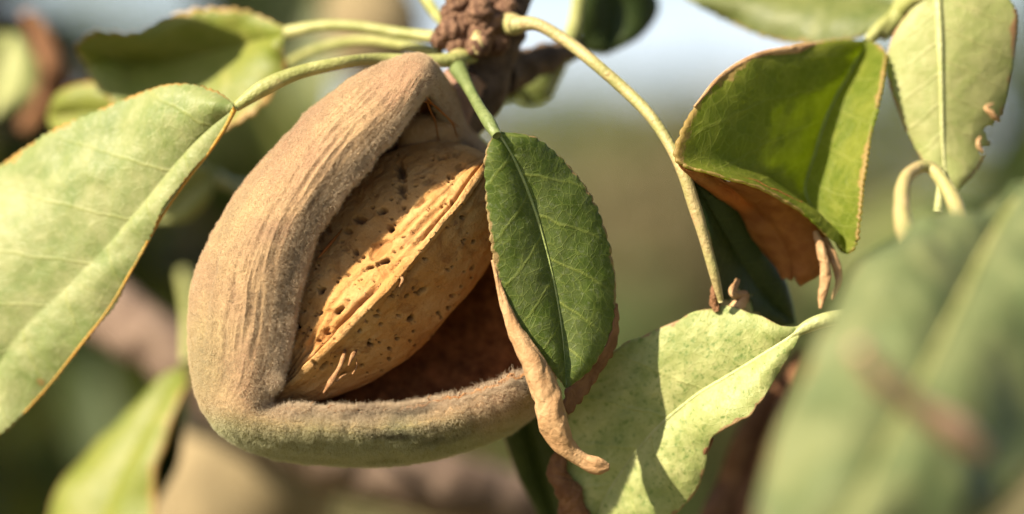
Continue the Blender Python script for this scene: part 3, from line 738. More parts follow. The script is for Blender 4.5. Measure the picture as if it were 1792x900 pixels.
# the netted green leaf in front of the hull
Cc, VC, _ = leaf(twig, L=[(866,232,5.0), (852,262,5.2), (850,330,5.0), (856,410,4.8), (868,480,4.5), (890,545,4.2), (925,600,3.8), (958,640,3.2), (990,678,2.2)],
     Mid=[(868,232,4.6), (893,272,3.9), (926,345,2.8), (950,420,2.2), (968,495,1.9), (980,565,1.8), (986,625,1.9), (990,678,2.2)],
     R=[(872,232,4.4), (935,243,2.2), (995,290,.6), (1040,355,-.2), (1066,430,-.5), (1078,505,-.5), (1070,575,-.2), (1035,640,.8), (993,680,2.1)],
     mat=M['leaf_front'], label='dark green leaf with a pale vein net hanging in front of the hull', teeth=28, tooth=.2, bulge=(.7, .7), rib=M['rib'], rib_r=.24, seed=11, nu=90, nv=220, thick=.26, wav=.25, ripple=.16)
tube('petiole', [(800,118,-9), (818,150,-5), (840,190,0), (858,218,4.0), (870,238,5.2)], [.95,.62,.58,.65,.5], M['petiole_green'], Cc, groove=.25, seg=14)
# rolled, dried margin: a sheet rolled up along its length
def roll(parent, pts, rad, mat, turns=1.35, label=None, name='withered_edge', seed=2, n=140, m=70, start=0.0, grow=.45, crumple=.22):
    c = spline(np.hstack([P(pts), np.asarray(rad, float)[:, None]*MM]), n); r = c[:, 3]; c = c[:, :3]
    ta = nrm(np.gradient(c, axis=0)); a = nrm(np.cross(ta, -FW)); b = np.cross(a, ta)
    s = np.linspace(0, 1, m); th = start+s*turns*2*np.pi
    sm_ = np.linspace(0, 1, n)*60
    crease = .07*np.sin(th[None]*3.2+noise(sm_*.25, sm_*0+seed)[:, None]*3)+.02*np.sin(th[None]*9+noise(sm_*.5, sm_*0+seed+4)[:, None]*4)
    rr = (1-grow*s)[None]*r[:, None]*(1+crease+crumple*fbm(np.broadcast_to(s*5, (n, m)), np.broadcast_to(sm_[:, None]*.12, (n, m)), None, 4, seed))
    tw = (.5*noise(sm_*.12, sm_*0+seed))[:, None]
    V = c[:, None]+rr[..., None]*(np.cos(th[None]+tw)[..., None]*a[:, None]+np.sin(th[None]+tw)[..., None]*b[:, None])
    o = mesh(name, V.reshape(-1, 3), gridfaces(n, m), mat, parent)
    q = o.modifiers.new('thickness', 'SOLIDIFY'); q.thickness = .14*MM; q.offset = 0
    if label: o['label'] = label
    return o
roll(Cc, [(862,455,4.7), (880,520,4.6), (905,580,4.7), (932,630,4.8), (955,690,4.8), (972,735,4.8), (992,778,4.4), (1020,803,4.2), (1048,815,4.2), (1066,818,4.2)],
     [.08,.35,.8,1.3,1.5,1.55,1.15,.8,.95,.3], M['dry_tan'], label='curled tan withered margin', start=-1.0, crumple=.42, turns=1.1)
leaf(Cc, L=[(1078,530,-.6), (1066,590,-.2), (1034,640,.6), (992,682,2.2), (985,712,2.4)], Mid=[(1079,532,-.7), (1073,594,-.6), (1042,646,.1), (1004,691,1.6), (990,720,2.1)],
     R=[(1080,535,-.9), (1079,598,-1.0), (1050,652,-.4), (1016,700,1.0), (995,726,1.8)], mat=M['dry_brown'], name='withered_edge', nu=16, nv=60, seed=4, bulge=(.2, .2), ripple=.35, teeth=9, tooth=.35, label='thin orange withered margin')

# leaf with the long arching stalk
D_, _, _ = leaf(twig, L=[(1200,300,-1), (1225,370,-2), (1242,440,-3), (1252,500,-4), (1262,530,-5), (1300,560,-8), (1345,572,-11), (1392,568,-13)],
     Mid=[(1202,300,-1.5), (1245,370,-4), (1280,430,-7), (1310,480,-9), (1340,520,-11), (1365,545,-12), (1392,568,-13)],
     R=[(1205,298,-2), (1262,340,-6), (1305,380,-9), (1345,430,-11), (1372,480,-12), (1386,530,-13), (1392,568,-13)],
     mat=M['leaf_dark'], label='narrow dark green shaded leaf hanging from the long arching stalk', seed=13, bulge=(.4, .8), wav=.5, bites=((1290,545,28), (1318,565,20)))
tube('petiole', [(898,45,-9), (935,42,-8), (985,68,-7), (1040,110,-5), (1095,158,-4), (1140,205,-2), (1170,250,-1), (1195,300,0), (1215,360,-.2), (1235,425,-.5), (1250,480,-1), (1262,528,-2)], [.95,.68,.64,.62,.62,.58,.56,.62,.66,.55,.5,.3], M['petiole_tan'], D_, groove=.35, seg=18, n=130, rough=.06)
roll(D_, [(1292,490,-4), (1285,512,-3.5), (1305,515,-4), (1290,545,-4), (1320,565,-5)], [.2,.45,.4,.9,.5], M['dry_tan'], turns=.5, crumple=.5, label='ragged tan withered scrap')
roll(D_, [(1256,495,-3), (1250,520,-3), (1256,545,-3)], [.3,.5,.3], M['dry_brown'], turns=.5, crumple=.4)

# leaves behind the spur
leaf(twig, L=[(1020,-20,-34), (1012,40,-34), (1020,85,-35), (1060,95,-36)], Mid=[(1060,-40,-36), (1075,10,-37), (1072,60,-37), (1060,95,-36)],
     R=[(1140,-30,-38), (1155,15,-39), (1125,60,-38), (1062,95,-36)], mat=M['leaf_dark'], label='dark green leaf against the sky right of the spur', seed=15, nv=60, nu=30)
leaf(twig, L=[(1000,85,-26), (985,110,-27), (970,150,-28), (955,175,-29)], Mid=[(1005,85,-26), (950,120,-28), (910,150,-30), (900,172,-32)],
     R=[(990,80,-26), (920,110,-29), (870,140,-31), (860,165,-32)], mat=M['leaf_olive'], label='olive leaf below the side branch', seed=17, nv=60, nu=30)
tube('leaf_stalk', [(1015,-20,-30), (1003,50,-28), (985,95,-27), (960,170,-26)], [.7,.8,.9,.3], M['petiole'], twig)
tube('leaf_stalk', [(735,-20,-24), (760,20,-20), (785,48,-15)], [.6,.6,.6], M['petiole'], twig)

# dark leaf behind the hull, below
leaf(twig, L=[(860,690,-14), (880,760,-17), (905,830,-20), (950,920,-24)], Mid=[(900,680,-14), (925,760,-18), (950,840,-21), (980,930,-24)],
     R=[(960,690,-14), (985,760,-16), (1010,840,-18), (1010,940,-22)], mat=M['leaf_dark'], label='deep green shaded leaf behind the lower hull', seed=19, nv=60, nu=30)

# ------------------------------------------------------------------ LEAF BEHIND WITH THE SHADOW + RIGHT TWIG
rt = thing('leafy_twig', P([1600, -30, -22]), 'slender twig with pale and folded leaves at the upper right', 'almond twig')
tube('twig_stem', [(1640,-120,-22), (1600,-30,-20), (1575,25,-18), (1540,60,-17)], [1.5,1.4,1.2,.8], M['petiole'], rt, seg=16)
# folded green leaf
leaf_E, _, _ = leaf(rt, L=[(1512,72,-16), (1460,74,-13), (1395,86,-9), (1320,100,-5), (1262,135,-2), (1215,190,.5), (1196,225,1.6), (1183,278,2), (1240,305,1.2), (1330,335,-1), (1400,366,-3), (1445,405,-4.6), (1478,440,-6)],
     Mid=[(1516,72,-16), (1500,100,-15.5), (1482,135,-14.5), (1462,170,-13.5), (1446,205,-13), (1434,240,-12.5), (1424,275,-12), (1414,305,-11.5), (1408,335,-10.8), (1420,365,-10), (1440,390,-9), (1460,415,-7.6), (1480,442,-6.2)],
     R=[(1520,70,-16), (1546,90,-12.5), (1545,130,-10), (1538,175,-8.4), (1530,220,-7.2), (1521,260,-6.2), (1514,300,-5.4), (1508,340,-5), (1504,375,-4.8), (1502,400,-4.8), (1500,420,-5), (1494,435,-5.4), (1482,444,-6.2)],
     mat=M['leaf_folded'], label='bright green leaf folded over its rust brown withered tip', seed=21, bulge=(.8, -.8), teeth=42, tooth=.26, rib=M['rib'], rib_r=.15, wav=.4, ripple=.2, nu=80, nv=180, thick=.3)
tube('petiole', [(1575,25,-18), (1545,45,-17), (1516,74,-16)], [.8,.75,.5], M['petiole'], leaf_E)
leaf(leaf_E, L=[(1184,282,1.6), (1200,305,-.4), (1240,335,-3.5), (1262,360,-7), (1300,410,-8.5), (1360,470,-9), (1372,495,-9)],
     Mid=[(1236,292,.2), (1280,328,-2.8), (1320,365,-6.5), (1350,395,-7.5), (1370,425,-8.2), (1385,455,-8.8), (1385,495,-9)],
     R=[(1290,305,-.6), (1350,326,-2.4), (1400,352,-4.2), (1435,395,-6.6), (1450,425,-7.6), (1445,470,-8.6), (1400,500,-9)],
     mat=M['dry_orange'], name='withered_tip', label='rust brown withered underside', seed=23, wav=.9, ripple=.35, bites=((1380,500,14), (1330,450,12)))
roll(leaf_E, [(1428,405,-6), (1440,440,-5.5), (1446,480,-5.5), (1440,520,-5.5), (1436,540,-5.5)], [.3,.55,.6,.4,.1], M['dry_tan'], turns=.6, label='tan curled strip', seed=5)
roll(leaf_E, [(1444,415,-6.6), (1462,455,-6.5), (1470,490,-6.5), (1458,525,-6.5)], [.3,.5,.4,.1], M['dry_tan'], turns=.5, label='tan curled strip', seed=8)
roll(leaf_E, [(1215,187,.5), (1262,133,-2), (1320,99,-5), (1395,85,-9), (1455,74,-13)], [.06,.18,.3,.5,.15], M['dry_tan'], turns=.7, crumple=.3, name='withered_edge', label='pale curled upper margin', seed=12)
# pale leaf, nibbled
leaf_F, _, _ = leaf(rt, L=[(1592,20,-12), (1565,60,-12), (1552,110,-12), (1560,160,-11.5), (1580,210,-11), (1605,262,-11), (1630,305,-10.5), (1668,335,-10)],
     Mid=[(1640,-10,-11), (1644,50,-10.2), (1646,110,-10), (1647,170,-10), (1648,220,-10), (1650,265,-10), (1655,305,-10), (1670,336,-10)],
     R=[(1745,-30,-11), (1778,20,-11), (1776,75,-11), (1768,130,-11.5), (1755,185,-12), (1735,240,-12), (1712,290,-11), (1672,336,-10)],
     mat=M['leaf_fair'], label='pale flat leaf with a nibbled brown right edge', seed=25, bulge=(.3, .4), rib=M['rib_pale'], rib_r=.45, wav=.4, teeth=40, tooth=.22, nu=70, nv=150, thick=.3,
     bites=((1762,205,13), (1735,232,12), (1722,262,8), (1748,222,10)))
tube('petiole', [(1575,25,-18), (1600,0,-15), (1640,-12,-11)], [.8,.7,.5], M['petiole'], leaf_F)
tube('stalk_end', [(1650,300,-9.8), (1646,335,-9.5), (1642,372,-9.5)], [.35,.45,.5], M['rib_pale'], leaf_F)
roll(leaf_F, [(1738,182,-10.5), (1726,190,-10), (1740,202,-10), (1748,212,-10.5)], [.05,.22,.3,.05], M['dry_tan'], turns=.5, crumple=.4, name='withered_edge')
roll(leaf_F, [(1716,240,-10.5), (1712,252,-10), (1720,266,-10)], [.05,.25,.05], M['dry_tan'], turns=.5, crumple=.4, name='withered_edge')
# long leaf lying along the top
leaf(rt, L=[(1590,-20,-22), (1500,-60,-24), (1380,-60,-26), (1280,-40,-28), (1180,-15,-30)], Mid=[(1580,10,-20), (1500,0,-24), (1400,-5,-27), (1290,-12,-29), (1180,-15,-30)],
     R=[(1560,50,-18), (1480,72,-21), (1400,76,-24), (1320,58,-27), (1250,25,-29), (1180,-15,-30)], mat=M['leaf_olive'], label='long olive leaf lying along the top edge, right of the sky', seed=27, teeth=20, tooth=.3, wav=1.0, bulge=(.3, .9))

# pale mottled leaf low right of centre
gt = thing('leaf_sprig', P([1480, 560, -3]), 'pale mottled leaf on a short stalk below the netted green leaf', 'leaf sprig')
leaf_G, _, _ = leaf(gt, L=[(1402,572,-1.5), (1370,572,-1.5), (1330,555,-2), (1275,538,-3), (1215,548,-3.6), (1150,580,-4.2), (1095,600,-5), (1050,640,-5.8), (1005,700,-6.5), (975,780,-7), (985,860,-7.6), (1030,920,-8)],
     Mid=[(1404,576,-1.5), (1370,600,-1.8), (1320,632,-2.4), (1270,662,-3), (1230,685,-3.6), (1190,715,-4.4), (1150,750,-5), (1115,790,-5.8), (1085,830,-6.4), (1060,870,-7), (1045,900,-7.5), (1032,925,-8)],
     R=[(1404,580,-1.5), (1375,628,-1), (1345,680,-.6), (1310,730,-.8), (1270,748,-1.6), (1245,770,-2.6), (1235,810,-3.6), (1220,855,-4.6), (1190,890,-5.6), (1140,915,-6.6), (1090,930,-7.4), (1036,930,-8)],
     mat=M['leaf_pale'], label='pale mottled leaf crossed by the shadow of the netted leaf', teeth=12, tooth=.22, seed=29, bulge=(.5, .9), wav=.5, ripple=.2, rib=M['rib_pale'], rib_r=.28, nu=80, nv=170, thick=.28)
tube('petiole', [(1385,590,-1.6), (1410,573,-1.5), (1442,561,-1.5), (1490,555,-2), (1560,570,-4)], [.25,.6,.75,.75,.7], M['rib_pale'], leaf_G)
roll(leaf_G, [(985,780,-6), (980,830,-6.5), (1005,880,-7), (1030,930,-7.5)], [.5,1.3,1.6,1.6], M['dry_brown'], turns=.7, crumple=.4, name='withered_edge', label='brown crumpled margin')
tube('withered_edge', [(1248,768,-2.8), (1236,785,-3.2), (1226,808,-3.8)], [.12,.35,.1], M['dry_brown'], leaf_G, seg=8)

# ------------------------------------------------------------------ FOREGROUND SPRIG (strongly blurred)
fgd = thing('foreground_sprig', P([1830, 250, 40]), 'strongly blurred green leaf and stalks filling the lower right corner', 'leaf sprig')
leaf_H, _, _ = leaf(fgd, L=[(1802,335,35), (1768,388,36), (1705,406,38), (1620,410,41), (1545,428,45), (1490,486,50), (1448,580,55), (1398,690,60), (1350,800,65), (1325,930,70), (1350,1030,78)],
     Mid=[(1810,330,36), (1770,370,40), (1725,440,47), (1685,520,54), (1645,600,60), (1605,680,65), (1560,760,69), (1520,840,73), (1470,930,76), (1390,1010,80)],
     R=[(1815,330,37), (1880,400,42), (1900,500,48), (1890,600,54), (1860,700,59), (1810,800,64), (1740,890,68), (1650,970,72), (1520,1020,76), (1400,1015,78)],
     mat=M['leaf_near'], label='broad bluish green leaf, strongly blurred', seed=31, bulge=(2.2, 2.0), rib=M['petiole'], rib_r=.42, wav=2.5, thick=.4, ripple=.3)
tube('petiole', [(1850,250,30), (1825,300,32), (1808,335,34)], [.9,.9,.8], M['petiole'], leaf_H)
tube('red_stalk', [(1500,610,82), (1550,670,80), (1610,715,78), (1680,760,76), (1722,790,75)], [.5,.8,.8,1.1,.6], M['petiole_red'], fgd)
tube('leaf_stalk', [(1590,430,22), (1578,370,18), (1590,305,14), (1625,292,12), (1660,335,14), (1690,420,18)], [1.0,.8,.62,.6,.75,.95], M['petiole_tan'], fgd, seg=16, n=70, rough=.12, groove=.25)
leaf(fgd, L=[(1205,950,-30), (1240,860,-32), (1285,785,-34), (1335,700,-36), (1400,610,-38)], Mid=[(1265,950,-30), (1290,870,-32), (1325,790,-34), (1360,700,-36), (1402,612,-38)],
     R=[(1330,960,-28), (1345,870,-30), (1365,790,-32), (1385,700,-34), (1406,615,-38)], mat=M['dry_brown'], label='rust brown withered leaf showing behind the blurred leaf', seed=33, nv=60, nu=30, wav=2)

# ------------------------------------------------------------------ BLURRED LEAVES BEHIND
bt = thing('rear_branch', P([120, 520, -90]), 'blurred grey brown branch with leaves behind the hull on the left', 'branch')
tube('branch_wood', [(-200,330,-120), (60,470,-100), (190,545,-92), (290,610,-88), (420,720,-90), (600,810,-95), (780,850,-100), (980,900,-110)], [5.5,4.6,4.2,4.0,3.6,4.2,4.6,4.0], M['branch_grey'], bt, rough=.2, seg=30, n=100)
Jl, _, _ = leaf(bt, L=[(322,640,-52), (255,690,-55), (185,745,-56), (130,820,-55), (70,940,-54)], Mid=[(328,640,-52), (285,705,-51), (240,780,-50), (205,850,-49), (165,950,-48)],
     R=[(332,640,-52), (330,690,-47), (296,765,-45), (272,830,-44), (275,950,-43)], mat=M['leaf_yellowgreen'], label='blurred yellow green leaf with a dark side at the lower left', seed=35, nv=80, nu=40, bulge=(1.2, 1.2), wav=1)
leaf(bt, L=[(326,655,-56), (290,740,-58), (268,810,-58), (272,880,-56)], Mid=[(327,655,-56), (308,730,-60), (292,800,-62), (274,880,-56)], R=[(328,655,-56), (322,740,-58), (312,810,-58), (276,880,-56)], mat=M['leaf_dark'], label='dark folded flap at the right of the lower left leaf', seed=36, nv=40, nu=20)
tube('petiole', [(322,480,-80), (330,560,-62), (327,640,-52)], [.8,.8,.7], M['petiole'], Jl)
leaf(bt, L=[(0,60,-78), (-60,90,-76), (-80,170,-74), (-20,205,-72)], Mid=[(20,60,-78), (10,110,-76), (0,160,-74), (-15,205,-72)], R=[(40,65,-78), (68,120,-76), (58,170,-74), (-10,208,-72)],
     mat=M['leaf_fair'], label='round pale blurred leaf at the left edge', seed=37, nv=50, nu=30)
roll(bt, [(50,20,-84), (95,100,-84), (95,170,-84), (40,230,-84)], [1.0,2.2,2.2,1.0], M['dry_brown'], turns=.6, name='withered_leaf', label='brown withered leaf at the left edge')
leaf(bt, L=[(372,300,-44), (330,270,-44), (295,320,-44), (275,385,-44)], Mid=[(375,305,-44), (345,325,-44), (310,360,-44), (278,387,-44)], R=[(378,310,-44), (365,350,-44), (330,385,-44), (280,389,-44)],
     mat=M['leaf_fair'], label='small round pale leaf between waxy leaf and hull', seed=39, nv=50, nu=30)
tube('leaf_stalk', [(372,305,-44), (400,322,-50), (440,330,-60)], [.8,.7,.7], M['petiole_green'], bt)
# brown blurred hull of another almond, low left
def pod(name, c, r, mat, label, rot=0.0, open_=False):
    n1, n2 = 60, 60
    th = np.linspace(0, np.pi, n1); ph = np.linspace(0, 2*np.pi, n2, endpoint=False)
    X = np.sin(th)[:, None]*np.cos(ph)*r[0]; Z = np.sin(th)[:, None]*np.sin(ph)*r[2]; Y = np.cos(th)[:, None]*r[1]+0*ph
    Y = Y+0.12*r[1]*np.sin(th)[:, None]**2*np.cos(ph)
    f_ = 1+.05*fbm(X*.12, Y*.12, Z*.12, 3, 3)-.06*np.exp(-(np.abs(np.angle(np.exp(1j*(ph-4.2))))/.12)**2)[None]
    cr, sr = math.cos(rot), math.sin(rot); X2, Y2 = X*cr-Y*sr, X*sr+Y*cr
    cs = np.stack([X2, Y2, Z], -1)*f_[..., None]*MM
    c_ = P(c); V = c_+cs[..., :1]*RT+cs[..., 1:2]*UP-cs[..., 2:]*FW
    t = thing(name, c_, label, 'almond')
    mesh('husk', V.reshape(-1, 3), gridfaces(n1, n2, cv=True), mat, t)
    return t
pm = stem_mat('plain_tan_husk', (.17, .13, .07), (.23, .175, .095), .9, .1)
pod('closed_almond', (655, 45, -170), (8, 9, 8), pm, 'blurred closed tan almond hull at the top edge left of the spur', .6)
p1 = pod('closed_almond', (420, 850, -120), (13.5, 17, 12), pm, 'blurred closed tan almond hull below the open one', -.35)
tube('stalk', [(420,760,-120), (440,730,-115), (470,745,-98)], [1.6,1.4,1.4], M['branch_grey'], p1)

# ------------------------------------------------------------------ shaded foliage of the same tree, further behind on the left
def simple_leaf_mesh(mat, Ln=55, Wd_=20, nu=9, nv=16, seed=0):
    vv = np.linspace(0, 1, nv); uu = np.linspace(-1, 1, nu)
    wdt = Wd_*.5*np.sin(np.pi*vv**.8)**.9+.25
    X = wdt[:, None]*uu; Y = (vv*Ln)[:, None]+0*uu
    Z = (np.abs(uu)**1.3)[None]*wdt[:, None]*.35 - (vv**2*Ln*.22)[:, None] + 1.2*noise(X*.12, Y*.12, None, seed)
    V = np.stack([X, Y, Z], -1).reshape(-1, 3)*MM
    U = {'mm': np.stack([X, Y], -1).reshape(-1, 2), 'nrm': np.stack([np.broadcast_to(uu*.5+.5, X.shape), np.broadcast_to(vv[:, None], X.shape)], -1).reshape(-1, 2)}
    o = mesh('leaf', V, gridfaces(nv, nu), mat, None, uv=U)
    me = o.data; bpy.data.objects.remove(o); return me
LM = [simple_leaf_mesh(M['leaf_olive'], seed=s) for s in (1, 2)] + [simple_leaf_mesh(M['leaf_dark'], seed=s) for s in (3, 4)]
def frame(d, n_):
    d = nrm(d); x = nrm(np.cross(d, n_)); z = np.cross(x, d)
    return Matrix(((x[0], d[0], z[0]), (x[1], d[1], z[1]), (x[2], d[2], z[2]))).to_quaternion()
def bough(name, c0, c1, n, label, seed, spread=.09, rad=4, meshes=LM, size=1.0, group=None, droop=.3):
    """leafy bough between two world points: wood, a few side shoots and n leaves"""
    r = np.random.default_rng(seed)
    c0 = np.asarray(c0, float); c1 = np.asarray(c1, float)
    t = thing(name, c0, label, 'branch', group)
    mid = (c0+c1)/2+r.normal(size=3)*.1*np.linalg.norm(c1-c0)*np.array([.6, .6, 1])
    pts_ = [c0, mid, c1]; tube('bough_wood', pts_, [rad, rad*.7, rad*.3], M['branch_grey'], t, world=True, rough=.2, n=30)
    cl = spline(pts_, 40); k = max(3, n//9); shoots = []
    for i in range(k):
        b = cl[int((i+.5)/k*39)]; e = b+nrm(r.normal(size=3)*[1, 1, .8]+[0, 0, -.2])*spread*(.6+.8*r.random())
        m_ = (b+e)/2+r.normal(size=3)*.01
        tube('shoot', [b, m_, e], [rad*.35, rad*.25, .6], M['branch_grey'], t, world=True, seg=8, n=10); shoots.append(spline([b, m_, e], 20))
    for i in range(n):
        s_ = shoots[i % k]; b = s_[int(r.integers(5, 20))]
        o = bpy.data.objects.new('leaf', meshes[int(r.integers(len(meshes)))]); C.objects.link(o); o.parent = t
        o.location = b-c0; d = nrm(r.normal(size=3)+[0, 0, -droop]); nn_ = nrm(r.normal(size=3)+[0, 0, 1.2])
        o.rotation_mode = 'QUATERNION'; o.rotation_quaternion = frame(d, nn_); s1 = size*(.75+.5*r.random()); o.scale = (s1, s1, s1)
    return t
def BP(x, y, dist):      # photo direction at a distance in metres
    return P([x, y, (FOC-dist)/MM])
bough('leafy_bough', BP(-300, -150, .62), BP(260, 260, .60), 90, 'dark shaded leafy bough behind the waxy leaf, upper left', 1, spread=.05)
bough('leafy_bough', BP(-250, 300, .75), BP(420, 240, .72), 70, 'dim leafy bough between the waxy leaf and the hull', 2, spread=.05)
bough('leafy_bough', BP(-300, 900, .85), BP(160, 760, .8), 60, 'dim leafy bough in the lower left corner', 3, spread=.05)
bough('leafy_bough', BP(2000, -150, .7), BP(1780, 420, .66), 50, 'leafy bough at the right edge behind the pale leaf', 6, spread=.045)
# canopy of the same tree out of view, up towards the sun, which keeps the boughs on the left in shade
for i, (x, y, d, off) in enumerate([(-250, 0, .62, .34), (50, 100, .66, .40), (-200, 500, .75, .38), (150, 300, .72, .46), (-100, 850, .85, .44)]):
    q = BP(x, y, d)+SUN*off
    bough('leafy_bough', q+np.array([-.16, 0, .05]), q+np.array([.14, .05, -.04]), 90, 'overhead leafy bough beyond the left edge, '+('highest of the five', 'nearest above the waxy leaf', 'level with the waxy leaf', 'furthest right of the five', 'lowest of the five')[i], 20+i, spread=.09, size=1.3, group='overhead boughs')

for i, (d, lab) in enumerate([((.25, .3, 1), 'above the fruit'), ((.75, .1, .65), 'above and to the right of the fruit'), ((1, -.1, .05), 'beyond the right edge'), ((.75, -.6, .35), 'behind on the right'),
        ((.55, -.1, -.8), 'low at the right'), ((-.1, -.1, -1), 'straight below the fruit'), ((0, -.75, -.65), 'below the viewer'), ((-.75, 0, -.65), 'low at the left')]):
    q = np.array([0, 0, 1.55])+nrm(np.array(d, float))*.5; e_ = nrm(np.cross(d, [.2, 1, .3]))  # unseen boughs added all round to hold back sky light from the fruit
    bough('leafy_bough', q-e_*.2, q+e_*.2, 110, 'added leafy bough out of view, '+lab, 40+i, spread=.12, size=1.4, group='added boughs around the fruit')
# ------------------------------------------------------------------ GROUND, HILLS, ORCHARD
gx = np.concatenate([-np.geomspace(900, 2, 60), np.linspace(-1.9, 1.9, 9), np.geomspace(2, 900, 60)])
gy = np.concatenate([-np.geomspace(60, 1, 14), np.geomspace(1.2, 900, 110)])
X, Y = np.meshgrid(gx, gy, indexing='ij')
Z = .25*fbm(X*.05, Y*.05, None, 4, 2)*sst(5, 40, np.hypot(X, Y)) + .04*fbm(X*.7, Y*.7, None, 3, 9)
g = G('dry_grass_ground'); o_ = g.obj(1.0)
c1_ = g.mix(g.ramp(g.noise(o_, .22, 5, .6), .35, .65), (.165, .132, .062), (.25, .195, .108))
c1_ = g.mix(g.math('MULTIPLY', g.ramp(g.noise(o_, .08, 4), .45, .6), .8), c1_, (.085, .095, .03))
c1_ = g.mix(g.math('MULTIPLY', g.ramp(g.noise(o_, 3., 5), .5, .7), .4), c1_, (.30, .25, .13))
gm = g.done(g.bsdf(c1_, .95, .1, g.bump(g.noise(o_, 6., 5), .05, .8)))
gr = mesh('ground', np.stack([X, Y, Z], -1).reshape(-1, 3), gridfaces(len(gx), len(gy)), gm); gr['kind'] = 'structure'
hx = np.linspace(-700, 700, 120); hy = np.linspace(120, 520, 40)
X, Y = np.meshgrid(hx, hy, indexing='ij')
Z = -2+9*sst(0, 1, (Y-120)/400)*(.75+.5*fbm(X*.006, Y*.006, None, 4, 5))
g = G('dry_hillside'); o_ = g.obj(1.0)
hc_ = g.mix(g.ramp(g.noise(o_, .03, 6, .65), .4, .6), (.16, .15, .08), (.26, .22, .14))
hm = g.done(g.bsdf(hc_, .95, .1))
hl = mesh('hills', np.stack([X, Y, Z], -1).reshape(-1, 3), gridfaces(len(hx), len(hy)), hm); hl['kind'] = 'structure'

def crown_mat(name, a, b, tc):
    g = G(name); o = g.n('ObjectInfo'); ge = g.n('TexCoord')
    f = g.noise(ge.outputs['Object'], 1.2, 4)
    col = g.mix(g.ramp(f, .35, .65), a, b)
    mx = g.n('MixShader'); mx.inputs[0].default_value = .3; t_ = g.n('BsdfTranslucent'); g.set(t_.inputs[0], tc)
    g.set(mx.inputs[1], g.bsdf(col, .55, .3)); g.set(mx.inputs[2], t_.outputs[0]); return g.done(mx.outputs[0])
CMT = crown_mat('orchard_foliage', (.06, .085, .025), (.12, .135, .05), (.14, .18, .03))
def tree_meshes(seed):
    r = np.random.default_rng(seed)
    t0 = tube('trunk', [(0, 0, 0), (.05, .02, .6), (-.03, .05, 1.3), (.05, 0, 1.7)], [160, 120, 100, 80], M['branch_grey'], None, world=True, rough=.2, n=24)
    t0.name = 'trunk'; limbs = []
    cen = []
    for k in range(7):
        a = k*2.4; e = np.array([math.cos(a)*1.3, math.sin(a)*1.3, 2.6+.5*r.random()])
        l_ = tube('limb', [(0, 0, 1.3), (e[0]*.4, e[1]*.4, 1.9), tuple(e)], [70, 50, 20], M['branch_grey'], None, world=True, n=12, seg=8); limbs.append(l_); cen.append(e)
    cen.append(np.array([0, 0, 3.3]))
    n = 5200; c_ = np.array(cen)[r.integers(len(cen), size=n)]
    p = c_+nrm(r.normal(size=(n, 3)))*(r.random((n, 1))**.45)*np.array([.85, .85, .7])
    d = nrm(r.normal(size=(n, 3))); x = nrm(np.cross(d, nrm(r.normal(size=(n, 3))))); L_ = .10; w_ = .04
    V = np.stack([p-d*L_*.5, p+x*w_, p+d*L_*.5, p-x*w_], 1).reshape(-1, 3)
    cr = mesh('crown', V, np.arange(n*4).reshape(n, 4), CMT, None, smooth=False)
    return [t0, cr]+limbs
CMS = [crown_mat('shrub_foliage_green', (.05, .075, .02), (.11, .12, .04), (.12, .15, .03)), crown_mat('shrub_foliage_brown', (.15, .125, .06), (.23, .19, .10), (.18, .14, .05))]
def shrub(x, y, r_, h, mat, label, seed):
    r = np.random.default_rng(seed); t = thing('shrub', (x, y, -.02), label, 'shrub', 'shrubs in the dry grass')
    n = 1500; p = np.array([x, y, h*.62])+nrm(r.normal(size=(n, 3)))*(r.random((n, 1))**.4)*np.array([r_, r_, h*.4])*(1+.3*np.sin(r.random((n, 1))*9))
    d = nrm(r.normal(size=(n, 3))); q = nrm(np.cross(d, nrm(r.normal(size=(n, 3))))); a, b = .055, .022
    V = np.stack([p-d*a, p+q*b, p+d*a, p-q*b], 1).reshape(-1, 3)
    mesh('crown', V, np.arange(n*4).reshape(n, 4), mat, t, smooth=False)
    for k in range(5):
        a_ = k*1.25+seed; tube('stem', [(x, y, -.02), (x+math.cos(a_)*r_*.25, y+math.sin(a_)*r_*.25, h*.4), (x+math.cos(a_)*r_*.6, y+math.sin(a_)*r_*.6, h*.8)], [18, 12, 5], M['branch_grey'], t, world=True, seg=8, n=8)
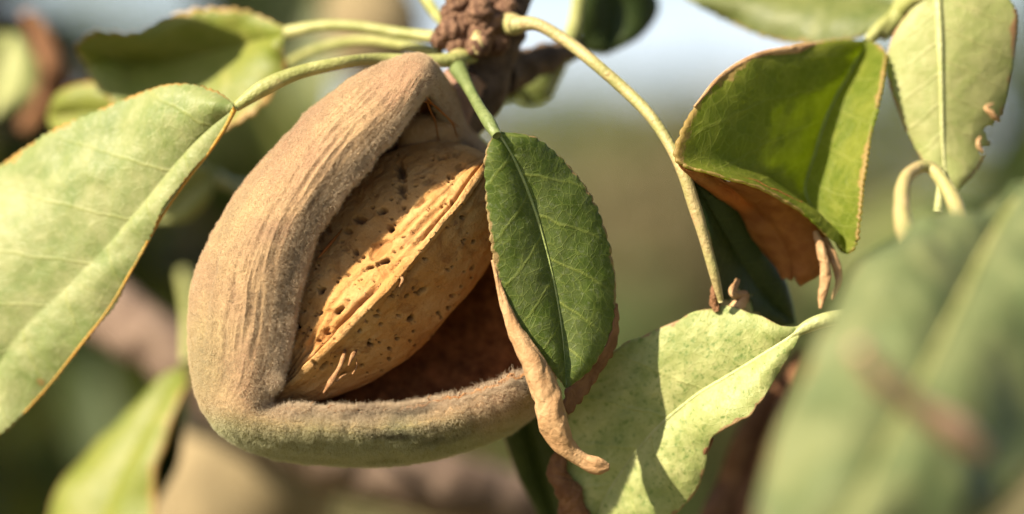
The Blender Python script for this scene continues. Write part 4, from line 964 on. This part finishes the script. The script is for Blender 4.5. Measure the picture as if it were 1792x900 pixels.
for i, (px_s, d_s, r_, h, m_, lab) in enumerate([(985, 9.0, .34, 1.62, 0, 'green shrub right of the hull, just beside the netted leaf'), (1105, 7.5, .30, 1.50, 1, 'brownish shrub between netted leaf and arching stalk'), (1160, 11., .42, 1.72, 0, 'tall green shrub behind the arching stalk'),
        (1290, 8.0, .40, 1.60, 1, 'brownish shrub behind the folded leaf'), (1565, 7.0, .26, 1.75, 0, 'green shrub between the folded and the pale leaf'), (1690, 9.5, .30, 1.50, 1, 'brownish shrub behind the tip of the pale leaf'),
        (1060, 5.0, .22, 1.20, 0, 'low green shrub under the netted leaf'), (250, 6.0, .5, 1.5, 0, 'green shrub behind the lower left leaf'), (800, 8.0, .45, 1.35, 1, 'brownish shrub behind the lower hull')]):
    shrub((px_s-896)/FPX*(d_s+FOC), d_s, r_, h, CMS[m_], lab, 70+i)
protos = [tree_meshes(s) for s in (1, 2)]
spots = [(-7.5, 26, 1.0), (-4.6, 30, .9), (-12, 34, 1.1), (6.5, 38, .95), (4.6, 120, 1.1), (-5.5, 55, 1.1), (12, 48, 1.0), (9.5, 30, .8), (-16, 60, 1.2), (17, 66, 1.1), (9.5, 140, 1.1), (-9.5, 84, 1.2), (-1.5, 100, 1.2), (10.5, 95, 1.1), (22, 98, 1.2), (1.6, 75, 1.05), (3.3, 84, .85), (4.8, 72, 1.0), (2.6, 60, .7), (6.4, 88, 1.1), (.5, 92, .8)]
TL = ['orchard almond tree blurred to an olive patch, '+q for q in ('far behind the waxy leaf', 'behind the left end of the hull', 'furthest left beyond the frame edge', 'behind the pale nibbled leaf', 'on the horizon right of the netted leaf',
    'behind the fork of stalks above the hull', 'beyond the right frame edge', 'nearest on the right, behind the blurred leaf', 'far left in the second row', 'far right in the second row', 'on the horizon behind the folded leaf',
    'far away behind the lower left leaf', 'on the horizon behind the hull', 'on the horizon behind the slender twig', 'most distant at the far right', 'small, right of the netted leaf', 'small, below the arching stalk', 'just left of the folded leaf', 'smallest, beside the netted leaf', 'behind the folded leaf', 'small, behind the netted leaf')]
for i, (x, y, s) in enumerate(spots):
    t = thing('orchard_tree', (x, y, -.05), TL[i], 'tree', 'far orchard trees')
    t.scale = (s, s, s); t.rotation_euler[2] = i*1.3
    for q in protos[i % 2]:
        c_ = q.copy(); C.objects.link(c_); c_.parent = t; c_.location = q.location
for pl in protos:
    for q in pl: bpy.data.objects.remove(q)
